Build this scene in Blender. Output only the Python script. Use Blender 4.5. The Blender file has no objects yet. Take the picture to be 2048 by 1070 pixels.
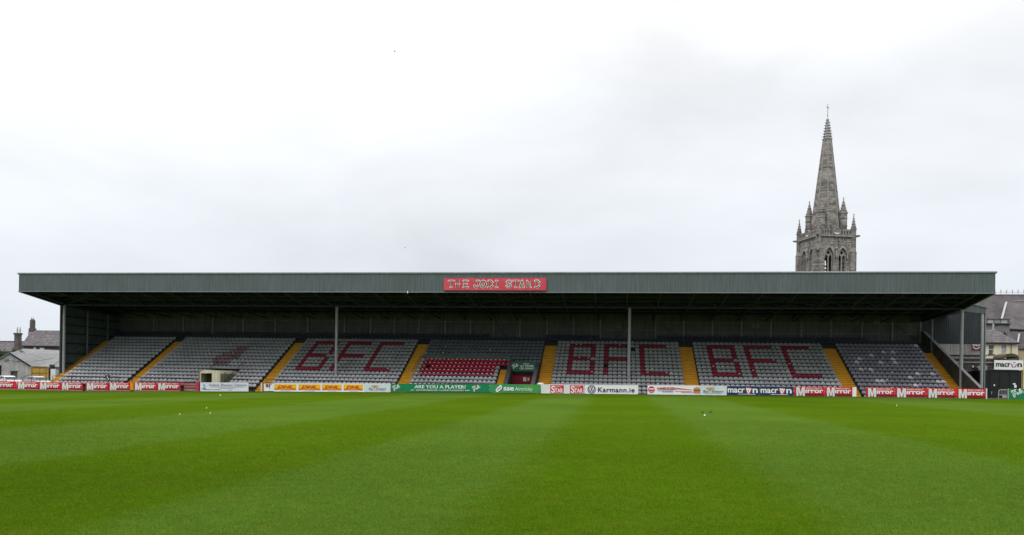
import bpy, bmesh, math, random
import numpy as np
from mathutils import Vector, Matrix
random.seed(7); rng = np.random.default_rng(7)
sc = bpy.context.scene
COL = sc.collection

# ------------------------------------------------------------------ camera
EYE = 1.8
TH = math.atan(205/1580.0); ROLL = 0.0155
cd = bpy.data.cameras.new('camera'); cam = bpy.data.objects.new('camera', cd); COL.objects.link(cam)
cd.sensor_width = 36.0; cd.lens = 36.0*1580/2048; cd.shift_y = 215/2048
cd.clip_start = 0.1; cd.clip_end = 6000
right = Vector((math.cos(TH), math.sin(TH), 0)); up = Vector((0, 0, 1)); fwd = Vector((-math.sin(TH), math.cos(TH), 0))
R_ = right*math.cos(ROLL) + up*math.sin(ROLL); U_ = up*math.cos(ROLL) - right*math.sin(ROLL); B_ = -fwd
M = Matrix(((R_.x, U_.x, B_.x, 0), (R_.y, U_.y, B_.y, 0), (R_.z, U_.z, B_.z, EYE), (0, 0, 0, 1)))
cam.matrix_world = M
sc.camera = cam

# ------------------------------------------------------------------ sky + sun
W = bpy.data.worlds.new('World'); sc.world = W; W.use_nodes = True
nt = W.node_tree; nt.nodes.clear()
def N(t, **k):
    n = nt.nodes.new(t)
    for a, b in k.items(): setattr(n, a, b)
    return n
L = nt.links.new
SUN_EL, SUN_AZ = 52, 200
out = N('ShaderNodeOutputWorld')
sky = N('ShaderNodeTexSky', sky_type='NISHITA', sun_disc=False)
sky.sun_elevation = math.radians(SUN_EL); sky.sun_rotation = math.radians(SUN_AZ)
bsky = N('ShaderNodeBackground'); bsky.inputs['Strength'].default_value = 0.08; L(sky.outputs[0], bsky.inputs[0])
tc = N('ShaderNodeTexCoord')
sep = N('ShaderNodeSeparateXYZ'); L(tc.outputs['Generated'], sep.inputs[0])
ramp = N('ShaderNodeValToRGB'); L(sep.outputs['Z'], ramp.inputs[0])
cr = ramp.color_ramp; cr.interpolation = 'EASE'
stops = [(0.0, (.355, .38, .415)), (.10, (.385, .405, .43)), (.20, (.40, .415, .435)), (.30, (.44, .45, .465)), (.42, (.52, .525, .53)), (.7, (.90, .90, .89)), (1.0, (1.15, 1.14, 1.12))]
cr.elements[0].position = 0; cr.elements[0].color = (*stops[0][1], 1)
cr.elements[1].position = 1; cr.elements[1].color = (*stops[-1][1], 1)
for p, c in stops[1:-1]:
    e = cr.elements.new(p); e.color = (*c, 1)
mp = N('ShaderNodeMapping'); mp.inputs['Scale'].default_value = (1.0, 1.0, 2.3); mp.inputs['Location'].default_value = (1.3, .4, .9)
L(tc.outputs['Generated'], mp.inputs[0])
n1 = N('ShaderNodeTexNoise'); n1.inputs['Scale'].default_value = 2.1; n1.inputs['Detail'].default_value = 7; n1.inputs['Roughness'].default_value = .5; n1.inputs['Distortion'].default_value = .3
L(mp.outputs[0], n1.inputs[0])
r1 = N('ShaderNodeMapRange'); r1.inputs['From Min'].default_value = .32; r1.inputs['From Max'].default_value = .68; r1.inputs['To Min'].default_value = .905; r1.inputs['To Max'].default_value = 1.18
L(n1.outputs[0], r1.inputs[0])
mul = N('ShaderNodeVectorMath', operation='SCALE'); L(ramp.outputs[0], mul.inputs[0]); L(r1.outputs[0], mul.inputs['Scale'])
bcl = N('ShaderNodeBackground'); bcl.inputs['Strength'].default_value = 2.1; L(mul.outputs[0], bcl.inputs[0])
mx = N('ShaderNodeMixShader'); mx.inputs[0].default_value = .93
L(bsky.outputs[0], mx.inputs[1]); L(bcl.outputs[0], mx.inputs[2]); L(mx.outputs[0], out.inputs[0])

sd = bpy.data.lights.new('sun', 'SUN'); sd.energy = 0.9; sd.angle = math.radians(25); sd.color = (1, .97, .93)
sun = bpy.data.objects.new('sun', sd); COL.objects.link(sun)
az = math.radians(SUN_AZ); el = math.radians(SUN_EL)
sdir = Vector((math.sin(az)*math.cos(el), math.cos(az)*math.cos(el), math.sin(el)))
sun.rotation_euler = sdir.to_track_quat('Z', 'Y').to_euler(); sun.location = (0, 0, 60)

sc.view_settings.view_transform = 'Standard'; sc.view_settings.look = 'None'
sc.view_settings.exposure = 0.0; sc.view_settings.gamma = 1; sc.view_settings.use_curve_mapping = False
sc.cycles.max_bounces = 6; sc.cycles.diffuse_bounces = 2; sc.cycles.transparent_max_bounces = 6

# ------------------------------------------------------------------ materials
MATS = {}
def mat(name, col, rough=.8, var=0.0, scale=1.0, bump=0.0, bscale=None, streak=0.0, spec=.3, metal=0.0, col2=None, stretch=(1, 1, 1), detail=5):
    """procedural paint/stone: base colour with noise variation, optional vertical dirt streaks and bump"""
    if name in MATS: return MATS[name]
    m = bpy.data.materials.new(name); m.use_nodes = True; MATS[name] = m
    t = m.node_tree; b = t.nodes['Principled BSDF']
    b.inputs['Roughness'].default_value = rough; b.inputs['Specular IOR Level'].default_value = spec; b.inputs['Metallic'].default_value = metal
    c = (*col, 1)
    b.inputs['Base Color'].default_value = c
    geo = t.nodes.new('ShaderNodeNewGeometry'); src = geo.outputs['Position']
    last = None
    if var > 0:
        mpn = t.nodes.new('ShaderNodeMapping'); mpn.inputs['Scale'].default_value = stretch; t.links.new(src, mpn.inputs[0])
        n = t.nodes.new('ShaderNodeTexNoise'); n.inputs['Scale'].default_value = scale; n.inputs['Detail'].default_value = detail; n.inputs['Roughness'].default_value = .65
        t.links.new(mpn.outputs[0], n.inputs[0])
        r = t.nodes.new('ShaderNodeMapRange'); r.inputs['From Min'].default_value = .3; r.inputs['From Max'].default_value = .7
        t.links.new(n.outputs[0], r.inputs[0])
        mix = t.nodes.new('ShaderNodeMix'); mix.data_type = 'RGBA'
        a2 = col2 if col2 else tuple(x*(1-var) for x in col)
        a1 = tuple(min(1, x*(1+var*.6)) for x in col) if not col2 else col
        mix.inputs['A'].default_value = (*a2, 1); mix.inputs['B'].default_value = (*a1, 1)
        t.links.new(r.outputs[0], mix.inputs['Factor']); last = mix.outputs['Result']
    if streak > 0:
        mp2 = t.nodes.new('ShaderNodeMapping'); mp2.inputs['Scale'].default_value = (3.0, 3.0, .12); t.links.new(src, mp2.inputs[0])
        n2 = t.nodes.new('ShaderNodeTexNoise'); n2.inputs['Scale'].default_value = 2.2; n2.inputs['Detail'].default_value = 4; t.links.new(mp2.outputs[0], n2.inputs[0])
        r2 = t.nodes.new('ShaderNodeMapRange'); r2.inputs['From Min'].default_value = .35; r2.inputs['From Max'].default_value = .7
        r2.inputs['To Min'].default_value = 1+streak*.4; r2.inputs['To Max'].default_value = 1-streak
        t.links.new(n2.outputs[0], r2.inputs[0])
        vm = t.nodes.new('ShaderNodeVectorMath'); vm.operation = 'SCALE'
        if last: t.links.new(last, vm.inputs[0])
        else: vm.inputs[0].default_value = col
        t.links.new(r2.outputs[0], vm.inputs['Scale']); last = vm.outputs[0]
    if last: t.links.new(last, b.inputs['Base Color'])
    if bump > 0:
        n3 = t.nodes.new('ShaderNodeTexNoise'); n3.inputs['Scale'].default_value = bscale or scale*4; n3.inputs['Detail'].default_value = 4; t.links.new(src, n3.inputs[0])
        bp = t.nodes.new('ShaderNodeBump'); bp.inputs['Strength'].default_value = bump; bp.inputs['Distance'].default_value = .05
        t.links.new(n3.outputs[0], bp.inputs['Height']); t.links.new(bp.outputs[0], b.inputs['Normal'])
    return m

def brickmat(name, c1, c2, mortar, bw, bh, rough=.85, axis='xz', var=.5, msize=.02, stain=None):
    """coursed stone / slate: brick pattern with per-block colour and relief"""
    if name in MATS: return MATS[name]
    m = bpy.data.materials.new(name); m.use_nodes = True; MATS[name] = m
    t = m.node_tree; b = t.nodes['Principled BSDF']; b.inputs['Roughness'].default_value = rough; b.inputs['Specular IOR Level'].default_value = .25
    tcn = t.nodes.new('ShaderNodeTexCoord'); sp = t.nodes.new('ShaderNodeSeparateXYZ'); t.links.new(tcn.outputs['Object'], sp.inputs[0])
    cb = t.nodes.new('ShaderNodeCombineXYZ')
    ad = t.nodes.new('ShaderNodeMath'); ad.operation = 'ADD'
    t.links.new(sp.outputs['X'], ad.inputs[0]); t.links.new(sp.outputs['Y'], ad.inputs[1])
    t.links.new(sp.outputs['X'] if axis == 'xz' else ad.outputs[0], cb.inputs[0]); t.links.new(sp.outputs['Z'], cb.inputs[1])
    br = t.nodes.new('ShaderNodeTexBrick'); t.links.new(cb.outputs[0], br.inputs['Vector'])
    br.inputs['Scale'].default_value = 1; br.inputs['Brick Width'].default_value = bw; br.inputs['Row Height'].default_value = bh
    br.inputs['Mortar Size'].default_value = msize; br.inputs['Color1'].default_value = (*c1, 1); br.inputs['Color2'].default_value = (*c2, 1); br.inputs['Mortar'].default_value = (*mortar, 1)
    n = t.nodes.new('ShaderNodeTexNoise'); n.inputs['Scale'].default_value = .8; n.inputs['Detail'].default_value = 8; n.inputs['Roughness'].default_value = .7; t.links.new(tcn.outputs['Object'], n.inputs[0])
    r = t.nodes.new('ShaderNodeMapRange'); r.inputs['From Min'].default_value = .3; r.inputs['From Max'].default_value = .7; r.inputs['To Min'].default_value = 1-var; r.inputs['To Max'].default_value = 1+var*.5
    t.links.new(n.outputs[0], r.inputs[0])
    vm = t.nodes.new('ShaderNodeVectorMath'); vm.operation = 'SCALE'; t.links.new(br.outputs['Color'], vm.inputs[0]); t.links.new(r.outputs[0], vm.inputs['Scale'])
    lastc = vm.outputs[0]
    if stain:
        n4 = t.nodes.new('ShaderNodeTexNoise'); n4.inputs['Scale'].default_value = 2.6; n4.inputs['Detail'].default_value = 6; t.links.new(tcn.outputs['Object'], n4.inputs[0])
        r4 = t.nodes.new('ShaderNodeMapRange'); r4.inputs['From Min'].default_value = .56; r4.inputs['From Max'].default_value = .68; t.links.new(n4.outputs[0], r4.inputs[0])
        mxx = t.nodes.new('ShaderNodeMix'); mxx.data_type = 'RGBA'; t.links.new(r4.outputs[0], mxx.inputs['Factor']); t.links.new(lastc, mxx.inputs['A']); mxx.inputs['B'].default_value = (*stain, 1); lastc = mxx.outputs['Result']
    t.links.new(lastc, b.inputs['Base Color'])
    bp = t.nodes.new('ShaderNodeBump'); bp.inputs['Strength'].default_value = .5; bp.inputs['Distance'].default_value = .04
    t.links.new(br.outputs['Fac'], bp.inputs['Height']); bp.invert = True; t.links.new(bp.outputs[0], b.inputs['Normal'])
    return m

GREY = mat('seat_grey', (.355, .365, .385), .45, .28, .55, spec=.35)
GREYG = mat('seat_grey_green', (.30, .315, .315), .45, .28, .6, spec=.35)
GREYD = mat('seat_dark_grey', (.13, .155, .175), .45, .25, .8, spec=.35)
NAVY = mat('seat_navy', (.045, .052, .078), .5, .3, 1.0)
RED = mat('seat_red', (.26, .022, .045), .45, .25, .6, spec=.35)
REDB = mat('seat_bright_red', (.40, .018, .045), .4, .2, .6, spec=.35)
REDF = mat('seat_red_faded', (.25, .17, .18), .5, .4, 1.2)
PINK = mat('seat_pink', (.30, .07, .11), .5, .3, 1.0)
PALE = mat('seat_pale', (.50, .50, .54), .4, .1, 2)
SPOT = mat('seat_painted_glint', (.72, .72, .70), .4, .1, 2)  # light reflected by the seats, painted as a fixed pale colour
CONC = mat('concrete', (.21, .205, .195), .9, .4, 1.5, .3, 14)
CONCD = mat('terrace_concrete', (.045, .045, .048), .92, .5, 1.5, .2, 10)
YEL = mat('yellow_step_paint', (.66, .34, .008), .6, .30, 1.4, .1, 20, col2=(.48, .22, .008), stretch=(1, 2, 2))
FASC = mat('green_grey_cladding', (.100, .126, .136), .5, .20, .35, streak=.28, col2=(.078, .104, .102), stretch=(1, 1, .4))
FASCD = mat('green_dark_cladding', (.035, .045, .05), .6, .25, .5)
CAP = mat('grey_flashing', (.19, .215, .22), .45, .2, 1.5)
WALLC = mat('back_wall_cladding', (.15, .15, .14), .65, .35, .6, streak=.3, col2=(.095, .10, .10))
SIDEC = mat('side_wall_cladding', (.08, .105, .10), .65, .3, .8, streak=.2)
STEEL = mat('grey_steel_post', (.34, .355, .37), .5, .2, 3, metal=.1)
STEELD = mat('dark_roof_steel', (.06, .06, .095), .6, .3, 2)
RAIL = mat('dark_rail_steel', (.035, .04, .045), .5, .2, 3)
GALV = mat('galvanised_steel', (.42, .43, .44), .45, .2, 4, metal=.4)
WHITE = mat('white_paint', (.78, .79, .80), .5, .06, 1.2)
OFFW = mat('off_white_paint', (.66, .68, .67), .6, .10, 1.5)
REDP = mat('red_board_paint', (.62, .02, .035), .5, .12, 1.2)
REDDK = mat('dark_red_paint', (.20, .008, .015), .6, .2, 1.2)
PINKB = mat('faded_red_wall', (.36, .09, .10), .7, .4, 2.5, col2=(.34, .20, .18))
GRNP = mat('green_board_paint', (.006, .20, .075), .45, .1, .8)
GRNDK = mat('dark_green_board_paint', (.008, .10, .045), .45, .15, .8)
GRNL = mat('light_green_board_paint', (.075, .30, .06), .45, .2, .5, col2=(.03, .26, .10))
BLACK = mat('black_paint', (.012, .012, .014), .5, .2, 2)
NAVYP = mat('navy_board_paint', (.014, .032, .09), .5, .2, 1)
DHLY = mat('yellow_board_paint', (.80, .46, .012), .5, .1, 1.5)
DHLO = mat('orange_board_paint', (.72, .24, .012), .5, .1, 1.5)
DHLR = mat('red_print', (.50, .02, .012), .5, .05, 2)
BLUE = mat('blue_print', (.01, .27, .50), .5)
SLT = mat('slate_blue_print', (.10, .17, .26), .5)
GREYPR = mat('grey_print', (.35, .36, .38), .6)
TEALP = mat('teal_print', (.06, .18, .17), .5)
TAN = mat('tan_print', (.50, .28, .10), .6)
BUN = mat('bun_print', (.50, .25, .10), .6)
BROWN = mat('brown_print', (.10, .035, .02), .6)
CREAM = mat('cream_render', (.70, .64, .47), .8, .12, 1.0, streak=.12)
BEIGE = mat('beige_render', (.46, .38, .26), .85, .25, 1.0, streak=.2)
GREYR = mat('grey_render', (.36, .36, .345), .9, .25, .9, streak=.2, bump=.15, bscale=10)
DARKG = mat('dark_opening', (.012, .013, .014), .7)
GLASS = mat('window_glass', (.05, .06, .065), .08, spec=.6)
OCHRE = mat('ochre_boarding', (.46, .29, .05), .7, .25, 2, streak=.2)
MAROON = mat('maroon_sheet', (.035, .010, .014), .6, .3, 1)
SHEDK = mat('black_shed_sheet', (.014, .017, .017), .6, .3, 1.2)
OLIVE = mat('olive_canopy', (.075, .065, .03), .8, .35, 2)
TUNC = mat('cream_canvas', (.56, .53, .38), .7, .2, 1.6, streak=.25)
TUNG = mat('olive_canvas_side', (.27, .27, .17), .75, .25, 1.6, streak=.25)
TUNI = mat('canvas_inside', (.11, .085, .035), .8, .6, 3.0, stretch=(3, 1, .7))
LEAF = mat('leaf_green', (.035, .075, .018), .7, .5, 3, col2=(.015, .04, .01))
BARK = mat('bark', (.06, .045, .03), .9, .3, 4)
CARW = mat('white_car_paint', (.72, .73, .75), .2, spec=.6)
CARS = mat('silver_car_paint', (.52, .54, .57), .25, spec=.6, metal=.3)
TYRE = mat('tyre_rubber', (.02, .02, .02), .8)
STONE = brickmat('tower_limestone', (.36, .34, .315), (.16, .15, .142), (.10, .095, .09), .8, .36, axis='xy', var=.55, msize=.015, stain=(.30, .265, .185))
STONEL = mat('dressed_limestone', (.31, .295, .265), .88, .45, 1.2, .4, 8)
STONED = mat('dark_limestone', (.15, .145, .135), .9, .5, 1.6, .3, 8)
SLATE = brickmat('slate_roof', (.09, .083, .09), (.06, .056, .062), (.035, .033, .036), .5, .3, var=.3)
SLATEP = brickmat('slate_roof_worn', (.13, .118, .128), (.095, .087, .095), (.06, .055, .06), .55, .3, var=.25, stain=(.20, .19, .18))
SLATEG = mat('felt_roof_grey', (.21, .215, .22), .85, .2, 1, streak=.2)
CHSL = mat('church_slate', (.050, .042, .046), .8, .55, .6, .2, 3, col2=(.125, .115, .118), stretch=(1, 1, .6), detail=9)
BRICKD = brickmat('grimy_brick', (.15, .125, .12), (.10, .085, .083), (.12, .11, .10), .3, .12, axis='xy', var=.3, msize=.012)
RUBBLE = brickmat('rubble_wall', (.115, .11, .105), (.07, .068, .067), (.05, .048, .045), .55, .28, axis='xy', var=.4, msize=.03)
LEAD = mat('lead_flashing', (.36, .36, .38), .6, .1, 2)
TERRA = mat('terracotta', (.50, .36, .22), .8, .2, 3)
PIPE = mat('pale_pot', (.40, .40, .38), .8, .2, 3)
ASPH = mat('asphalt', (.055, .055, .056), .95, .3, .6, .3, 20)

# translucent safety mesh
MESHP = bpy.data.materials.new('safety_mesh'); MESHP.use_nodes = True
t = MESHP.node_tree; b = t.nodes['Principled BSDF']; b.inputs['Base Color'].default_value = (.11, .13, .115, 1); b.inputs['Roughness'].default_value = .6
ck = t.nodes.new('ShaderNodeTexNoise'); ck.inputs['Scale'].default_value = 6; g_ = t.nodes.new('ShaderNodeNewGeometry'); t.links.new(g_.outputs['Position'], ck.inputs[0])
mr = t.nodes.new('ShaderNodeMapRange'); mr.inputs['To Min'].default_value = .30; mr.inputs['To Max'].default_value = .75; t.links.new(ck.outputs[0], mr.inputs[0]); t.links.new(mr.outputs[0], b.inputs['Alpha'])

# grass: mown stripes by roller pass, light off leaning blades painted into the colour
def grassmat(name, gain):
    m = bpy.data.materials.new(name); m.use_nodes = True; t = m.node_tree; b = t.nodes['Principled BSDF']
    b.inputs['Roughness'].default_value = .9; b.inputs['Specular IOR Level'].default_value = .0
    ge = t.nodes.new('ShaderNodeNewGeometry'); sp = t.nodes.new('ShaderNodeSeparateXYZ'); t.links.new(ge.outputs['Position'], sp.inputs[0])
    nz = t.nodes.new('ShaderNodeTexNoise'); nz.inputs['Scale'].default_value = .35; nz.inputs['Detail'].default_value = 6; t.links.new(ge.outputs['Position'], nz.inputs[0])
    m1 = t.nodes.new('ShaderNodeMath'); m1.operation = 'MULTIPLY_ADD'; m1.inputs[1].default_value = 1.3; m1.inputs[2].default_value = -.65; t.links.new(nz.outputs[0], m1.inputs[0])
    ad = t.nodes.new('ShaderNodeMath'); ad.operation = 'ADD'; t.links.new(sp.outputs['X'], ad.inputs[0]); t.links.new(m1.outputs[0], ad.inputs[1])
    mrn = t.nodes.new('ShaderNodeMapRange'); mrn.inputs['From Min'].default_value = -80; mrn.inputs['From Max'].default_value = 50; t.links.new(ad.outputs[0], mrn.inputs[0])
    rp = t.nodes.new('ShaderNodeValToRGB'); t.links.new(mrn.outputs[0], rp.inputs[0])
    bnd = [-52, -44, -36, -28, -19.5, -11.7, -6.0, -1.9, 2.8, 8.6, 20, 29]   # stripe edges in metres
    cur = 1.0
    e = rp.color_ramp.elements; e[0].position = 0; e[0].color = (1, 1, 1, 1)
    e[0].color = (0, 0, 0, 1); lastv = 0.0; pts = []
    for x in bnd:
        w = .35 if abs(x) < 12 else .8
        pts.append(((x-w+80)/130, lastv)); lastv = 1-lastv; pts.append(((x+w+80)/130, lastv))
    e[1].position = 1; e[1].color = (lastv,)*3+(1,)
    for p, v in pts:
        q = e.new(p); q.color = (v, v, v, 1)
    # fine mottling, stretched as the eye skims the turf
    n2 = t.nodes.new('ShaderNodeTexNoise'); n2.inputs['Scale'].default_value = 2.2; n2.inputs['Detail'].default_value = 10; n2.inputs['Roughness'].default_value = .75; t.links.new(ge.outputs['Position'], n2.inputs[0])
    n3 = t.nodes.new('ShaderNodeTexNoise'); n3.inputs['Scale'].default_value = .12; n3.inputs['Detail'].default_value = 4; t.links.new(ge.outputs['Position'], n3.inputs[0])
    mix = t.nodes.new('ShaderNodeMix'); mix.data_type = 'RGBA'
    mix.inputs['A'].default_value = (.059*gain, .112*gain, .0042*gain, 1); mix.inputs['B'].default_value = (.070*gain, .129*gain, .0145*gain, 1)
    sof = t.nodes.new('ShaderNodeMapRange'); sof.inputs['To Min'].default_value = .0; sof.inputs['To Max'].default_value = 1.0; t.links.new(rp.outputs[0], sof.inputs[0])
    t.links.new(sof.outputs[0], mix.inputs['Factor'])
    mA = t.nodes.new('ShaderNodeMapRange'); mA.inputs['From Min'].default_value = .3; mA.inputs['From Max'].default_value = .7; mA.inputs['To Min'].default_value = .86; mA.inputs['To Max'].default_value = 1.13; t.links.new(n2.outputs[0], mA.inputs[0])
    mB = t.nodes.new('ShaderNodeMapRange'); mB.inputs['From Min'].default_value = .3; mB.inputs['From Max'].default_value = .7; mB.inputs['To Min'].default_value = .88; mB.inputs['To Max'].default_value = 1.12; t.links.new(n3.outputs[0], mB.inputs[0])
    mm = t.nodes.new('ShaderNodeMath'); mm.operation = 'MULTIPLY'; t.links.new(mA.outputs[0], mm.inputs[0]); t.links.new(mB.outputs[0], mm.inputs[1])
    # thin, browner patches where the sward is worn
    n6 = t.nodes.new('ShaderNodeTexNoise'); n6.inputs['Scale'].default_value = .8; n6.inputs['Detail'].default_value = 9; n6.inputs['Roughness'].default_value = .72; t.links.new(ge.outputs['Position'], n6.inputs[0])
    m6 = t.nodes.new('ShaderNodeMapRange'); m6.inputs['From Min'].default_value = .46; m6.inputs['From Max'].default_value = .72; m6.inputs['To Max'].default_value = .40; t.links.new(n6.outputs[0], m6.inputs[0])
    mw = t.nodes.new('ShaderNodeMix'); mw.data_type = 'RGBA'; t.links.new(m6.outputs[0], mw.inputs['Factor']); t.links.new(mix.outputs['Result'], mw.inputs['A']); mw.inputs['B'].default_value = (.088*gain, .112*gain, .012*gain, 1)
    vm = t.nodes.new('ShaderNodeVectorMath'); vm.operation = 'SCALE'; t.links.new(mw.outputs['Result'], vm.inputs[0]); t.links.new(mm.outputs[0], vm.inputs['Scale'])
    t.links.new(vm.outputs[0], b.inputs['Base Color'])
    bp = t.nodes.new('ShaderNodeBump'); bp.inputs['Strength'].default_value = .12; bp.inputs['Distance'].default_value = .03
    n5 = t.nodes.new('ShaderNodeTexNoise'); n5.inputs['Scale'].default_value = 9; n5.inputs['Detail'].default_value = 6; t.links.new(ge.outputs['Position'], n5.inputs[0])
    t.links.new(n5.outputs[0], bp.inputs['Height']); t.links.new(bp.outputs[0], b.inputs['Normal'])
    return m
TURF = grassmat('turf', .93)
BLADE = grassmat('grass_blades', 1.52)
_t = BLADE.node_tree; _b = _t.nodes['Principled BSDF']; _tr = _t.nodes.new('ShaderNodeBsdfTranslucent'); _mx = _t.nodes.new('ShaderNodeMixShader'); _mx.inputs[0].default_value = .42
_t.links.new(_b.inputs['Base Color'].links[0].from_socket, _tr.inputs['Color']); _t.links.new(_b.outputs[0], _mx.inputs[1]); _t.links.new(_tr.outputs[0], _mx.inputs[2])
_t.links.new(_mx.outputs[0], _t.nodes['Material Output'].inputs['Surface'])

# ------------------------------------------------------------------ builders
BASE = {}
class MB:
    def __init__(s): s.v = []; s.f = []; s.m = []
    def add(s, vs, fs, mi=0):
        o = len(s.v); s.v += [tuple(p) for p in vs]; s.f += [tuple(o+i for i in f) for f in fs]; s.m += [mi]*len(fs); return s
    def box(s, x0, x1, y0, y1, z0, z1, mi=0):
        return s.add([(x0, y0, z0), (x1, y0, z0), (x1, y1, z0), (x0, y1, z0), (x0, y0, z1), (x1, y0, z1), (x1, y1, z1), (x0, y1, z1)],
                     [(0, 3, 2, 1), (4, 5, 6, 7), (0, 1, 5, 4), (1, 2, 6, 5), (2, 3, 7, 6), (3, 0, 4, 7)], mi)
    def bar(s, p, q, w, h=None, mi=0):
        p = Vector(p); q = Vector(q); d = (q-p).normalized(); h = h or w
        a = d.cross(Vector((0, 0, 1)))
        if a.length < 1e-4: a = Vector((1, 0, 0))
        a.normalize(); c = a.cross(d).normalized(); a = a*w/2; c = c*h/2
        vs = [p-a-c, p+a-c, p+a+c, p-a+c, q-a-c, q+a-c, q+a+c, q-a+c]
        return s.add(vs, [(0, 1, 2, 3), (7, 6, 5, 4), (0, 4, 5, 1), (1, 5, 6, 2), (2, 6, 7, 3), (3, 7, 4, 0)], mi)
    def cyl(s, p, q, r0, r1=None, n=8, mi=0, caps=True):
        p = Vector(p); q = Vector(q); r1 = r0 if r1 is None else r1; d = (q-p).normalized()
        a = d.orthogonal().normalized(); c = d.cross(a)
        vs = []
        for i in range(n):
            k = 2*math.pi*(i+.5)/n; e = a*math.cos(k)+c*math.sin(k); vs += [p+e*r0, q+e*r1]
        fs = [(2*i, 2*((i+1) % n), 2*((i+1) % n)+1, 2*i+1) for i in range(n)]
        if caps: fs += [tuple(2*i for i in reversed(range(n))), tuple(2*i+1 for i in range(n))]
        return s.add(vs, fs, mi)
    def prism(s, poly, y0, y1, mi=0):
        """poly: (x,z) outline, counter-clockwise seen from -Y; extruded from y0 to y1"""
        n = len(poly); vs = [(x, y0, z) for x, z in poly]+[(x, y1, z) for x, z in poly]
        return s.add(vs, [tuple(range(n)), tuple(range(2*n-1, n-1, -1))]+[(i, i+n, (i+1) % n+n, (i+1) % n) for i in range(n)], mi)
    def prismx(s, poly, x0, x1, mi=0):
        """poly: (y,z) outline extruded along X"""
        n = len(poly); vs = [(x0, y, z) for y, z in poly]+[(x1, y, z) for y, z in poly]
        return s.add(vs, [tuple(range(n)), tuple(range(2*n-1, n-1, -1))]+[(i, i+n, (i+1) % n+n, (i+1) % n) for i in range(n)], mi)
    def quad(s, a, b, c, d, mi=0): return s.add([a, b, c, d], [(0, 1, 2, 3)], mi)
    def slab(s, pts, th, mi=0):
        """solid sheet: planar outline pts thickened downward by th"""
        n = len(pts); p0 = [Vector(p) for p in pts]
        nn = (p0[1]-p0[0]).cross(p0[2]-p0[0]).normalized()
        if nn.z < 0: nn = -nn
        p1 = [p-nn*th for p in p0]
        return s.add(p0+p1, [tuple(range(n)), tuple(range(2*n-1, n-1, -1))]+[(i, i+n, (i+1) % n+n, (i+1) % n) for i in range(n)], mi)
    def mesh(s, name, mats, off=(0, 0, 0)):
        me = bpy.data.meshes.new(name)
        ox, oy, oz = off
        me.from_pydata([(x-ox, y-oy, z-oz) for x, y, z in s.v], [], s.f)
        if not isinstance(mats, (list, tuple)): mats = [mats]
        for q in mats: me.materials.append(q)
        if len(mats) > 1: me.polygons.foreach_set('material_index', s.m)
        bm = bmesh.new(); bm.from_mesh(me); bmesh.ops.recalc_face_normals(bm, faces=bm.faces); bm.to_mesh(me); bm.free()
        me.update(); return me
    def build(s, name, mats, parent=None, label=None, smooth=False, kind=None):
        off = BASE.get(parent.name, (0, 0, 0)) if parent else (0, 0, 0)
        me = s.mesh(name, mats, off)
        if smooth: me.polygons.foreach_set('use_smooth', [True]*len(me.polygons))
        o = bpy.data.objects.new(name, me); COL.objects.link(o)
        if parent: o.parent = parent; BASE[o.name] = off
        if label: o['label'] = label
        if kind: o['kind'] = kind
        return o
def thing(name, label, cat, loc=(0, 0, 0), rot=None, group=None, local=False):
    o = bpy.data.objects.new(name, None); COL.objects.link(o); o.location = loc
    if rot: o.rotation_euler = rot; local = True
    o['label'] = label; o['category'] = cat
    if group: o['group'] = group
    BASE[o.name] = (0, 0, 0) if local else tuple(loc)
    o.empty_display_size = .3
    return o
def tag(o, label, cat, group=None):
    o['label'] = label; o['category'] = cat
    if group: o['group'] = group
    return o
def struct(o): o['kind'] = 'structure'; return o
def place(name, me, parent, loc=(0, 0, 0), scale=None, rot=None, label=None):
    o = bpy.data.objects.new(name, me); COL.objects.link(o); o.parent = parent
    b = BASE.get(parent.name, (0, 0, 0)) if parent else (0, 0, 0)
    o.location = (loc[0]-b[0], loc[1]-b[1], loc[2]-b[2])
    if scale: o.scale = scale
    if rot: o.rotation_euler = rot
    if label: o['label'] = label
    return o

_tm = {}
def tmesh(s, bold=0.0, shear=0.0, spacing=1.0, align='CENTER'):
    """lettering as a thin solid, normalised to a 1 x 1 box facing -Y"""
    k = (s, bold, shear, spacing)
    if k in _tm: return _tm[k]
    c = bpy.data.curves.new('lettering', 'FONT'); c.body = s; c.size = 1; c.extrude = .01; c.offset = bold; c.shear = shear; c.space_character = spacing
    c.align_x = align; c.space_line = .85; c.resolution_u = 3
    o = bpy.data.objects.new('tmp', c); COL.objects.link(o); bpy.context.view_layer.update()
    me = bpy.data.meshes.new_from_object(o.evaluated_get(bpy.context.evaluated_depsgraph_get()))
    bpy.data.objects.remove(o); bpy.data.curves.remove(c)
    n = len(me.vertices); a = np.empty(n*3); me.vertices.foreach_get('co', a); a = a.reshape(-1, 3)
    mn = a.min(0); mxx = a.max(0); a[:, 0] = (a[:, 0]-mn[0])/(mxx[0]-mn[0]); a[:, 1] = (a[:, 1]-mn[1])/(mxx[1]-mn[1])
    a = np.stack([a[:, 0], -a[:, 2], a[:, 1]], 1); me.vertices.foreach_set('co', a.ravel()); me.update(); me.name = 'lettering'
    _tm[k] = me; return me
_tmm = {}
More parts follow.
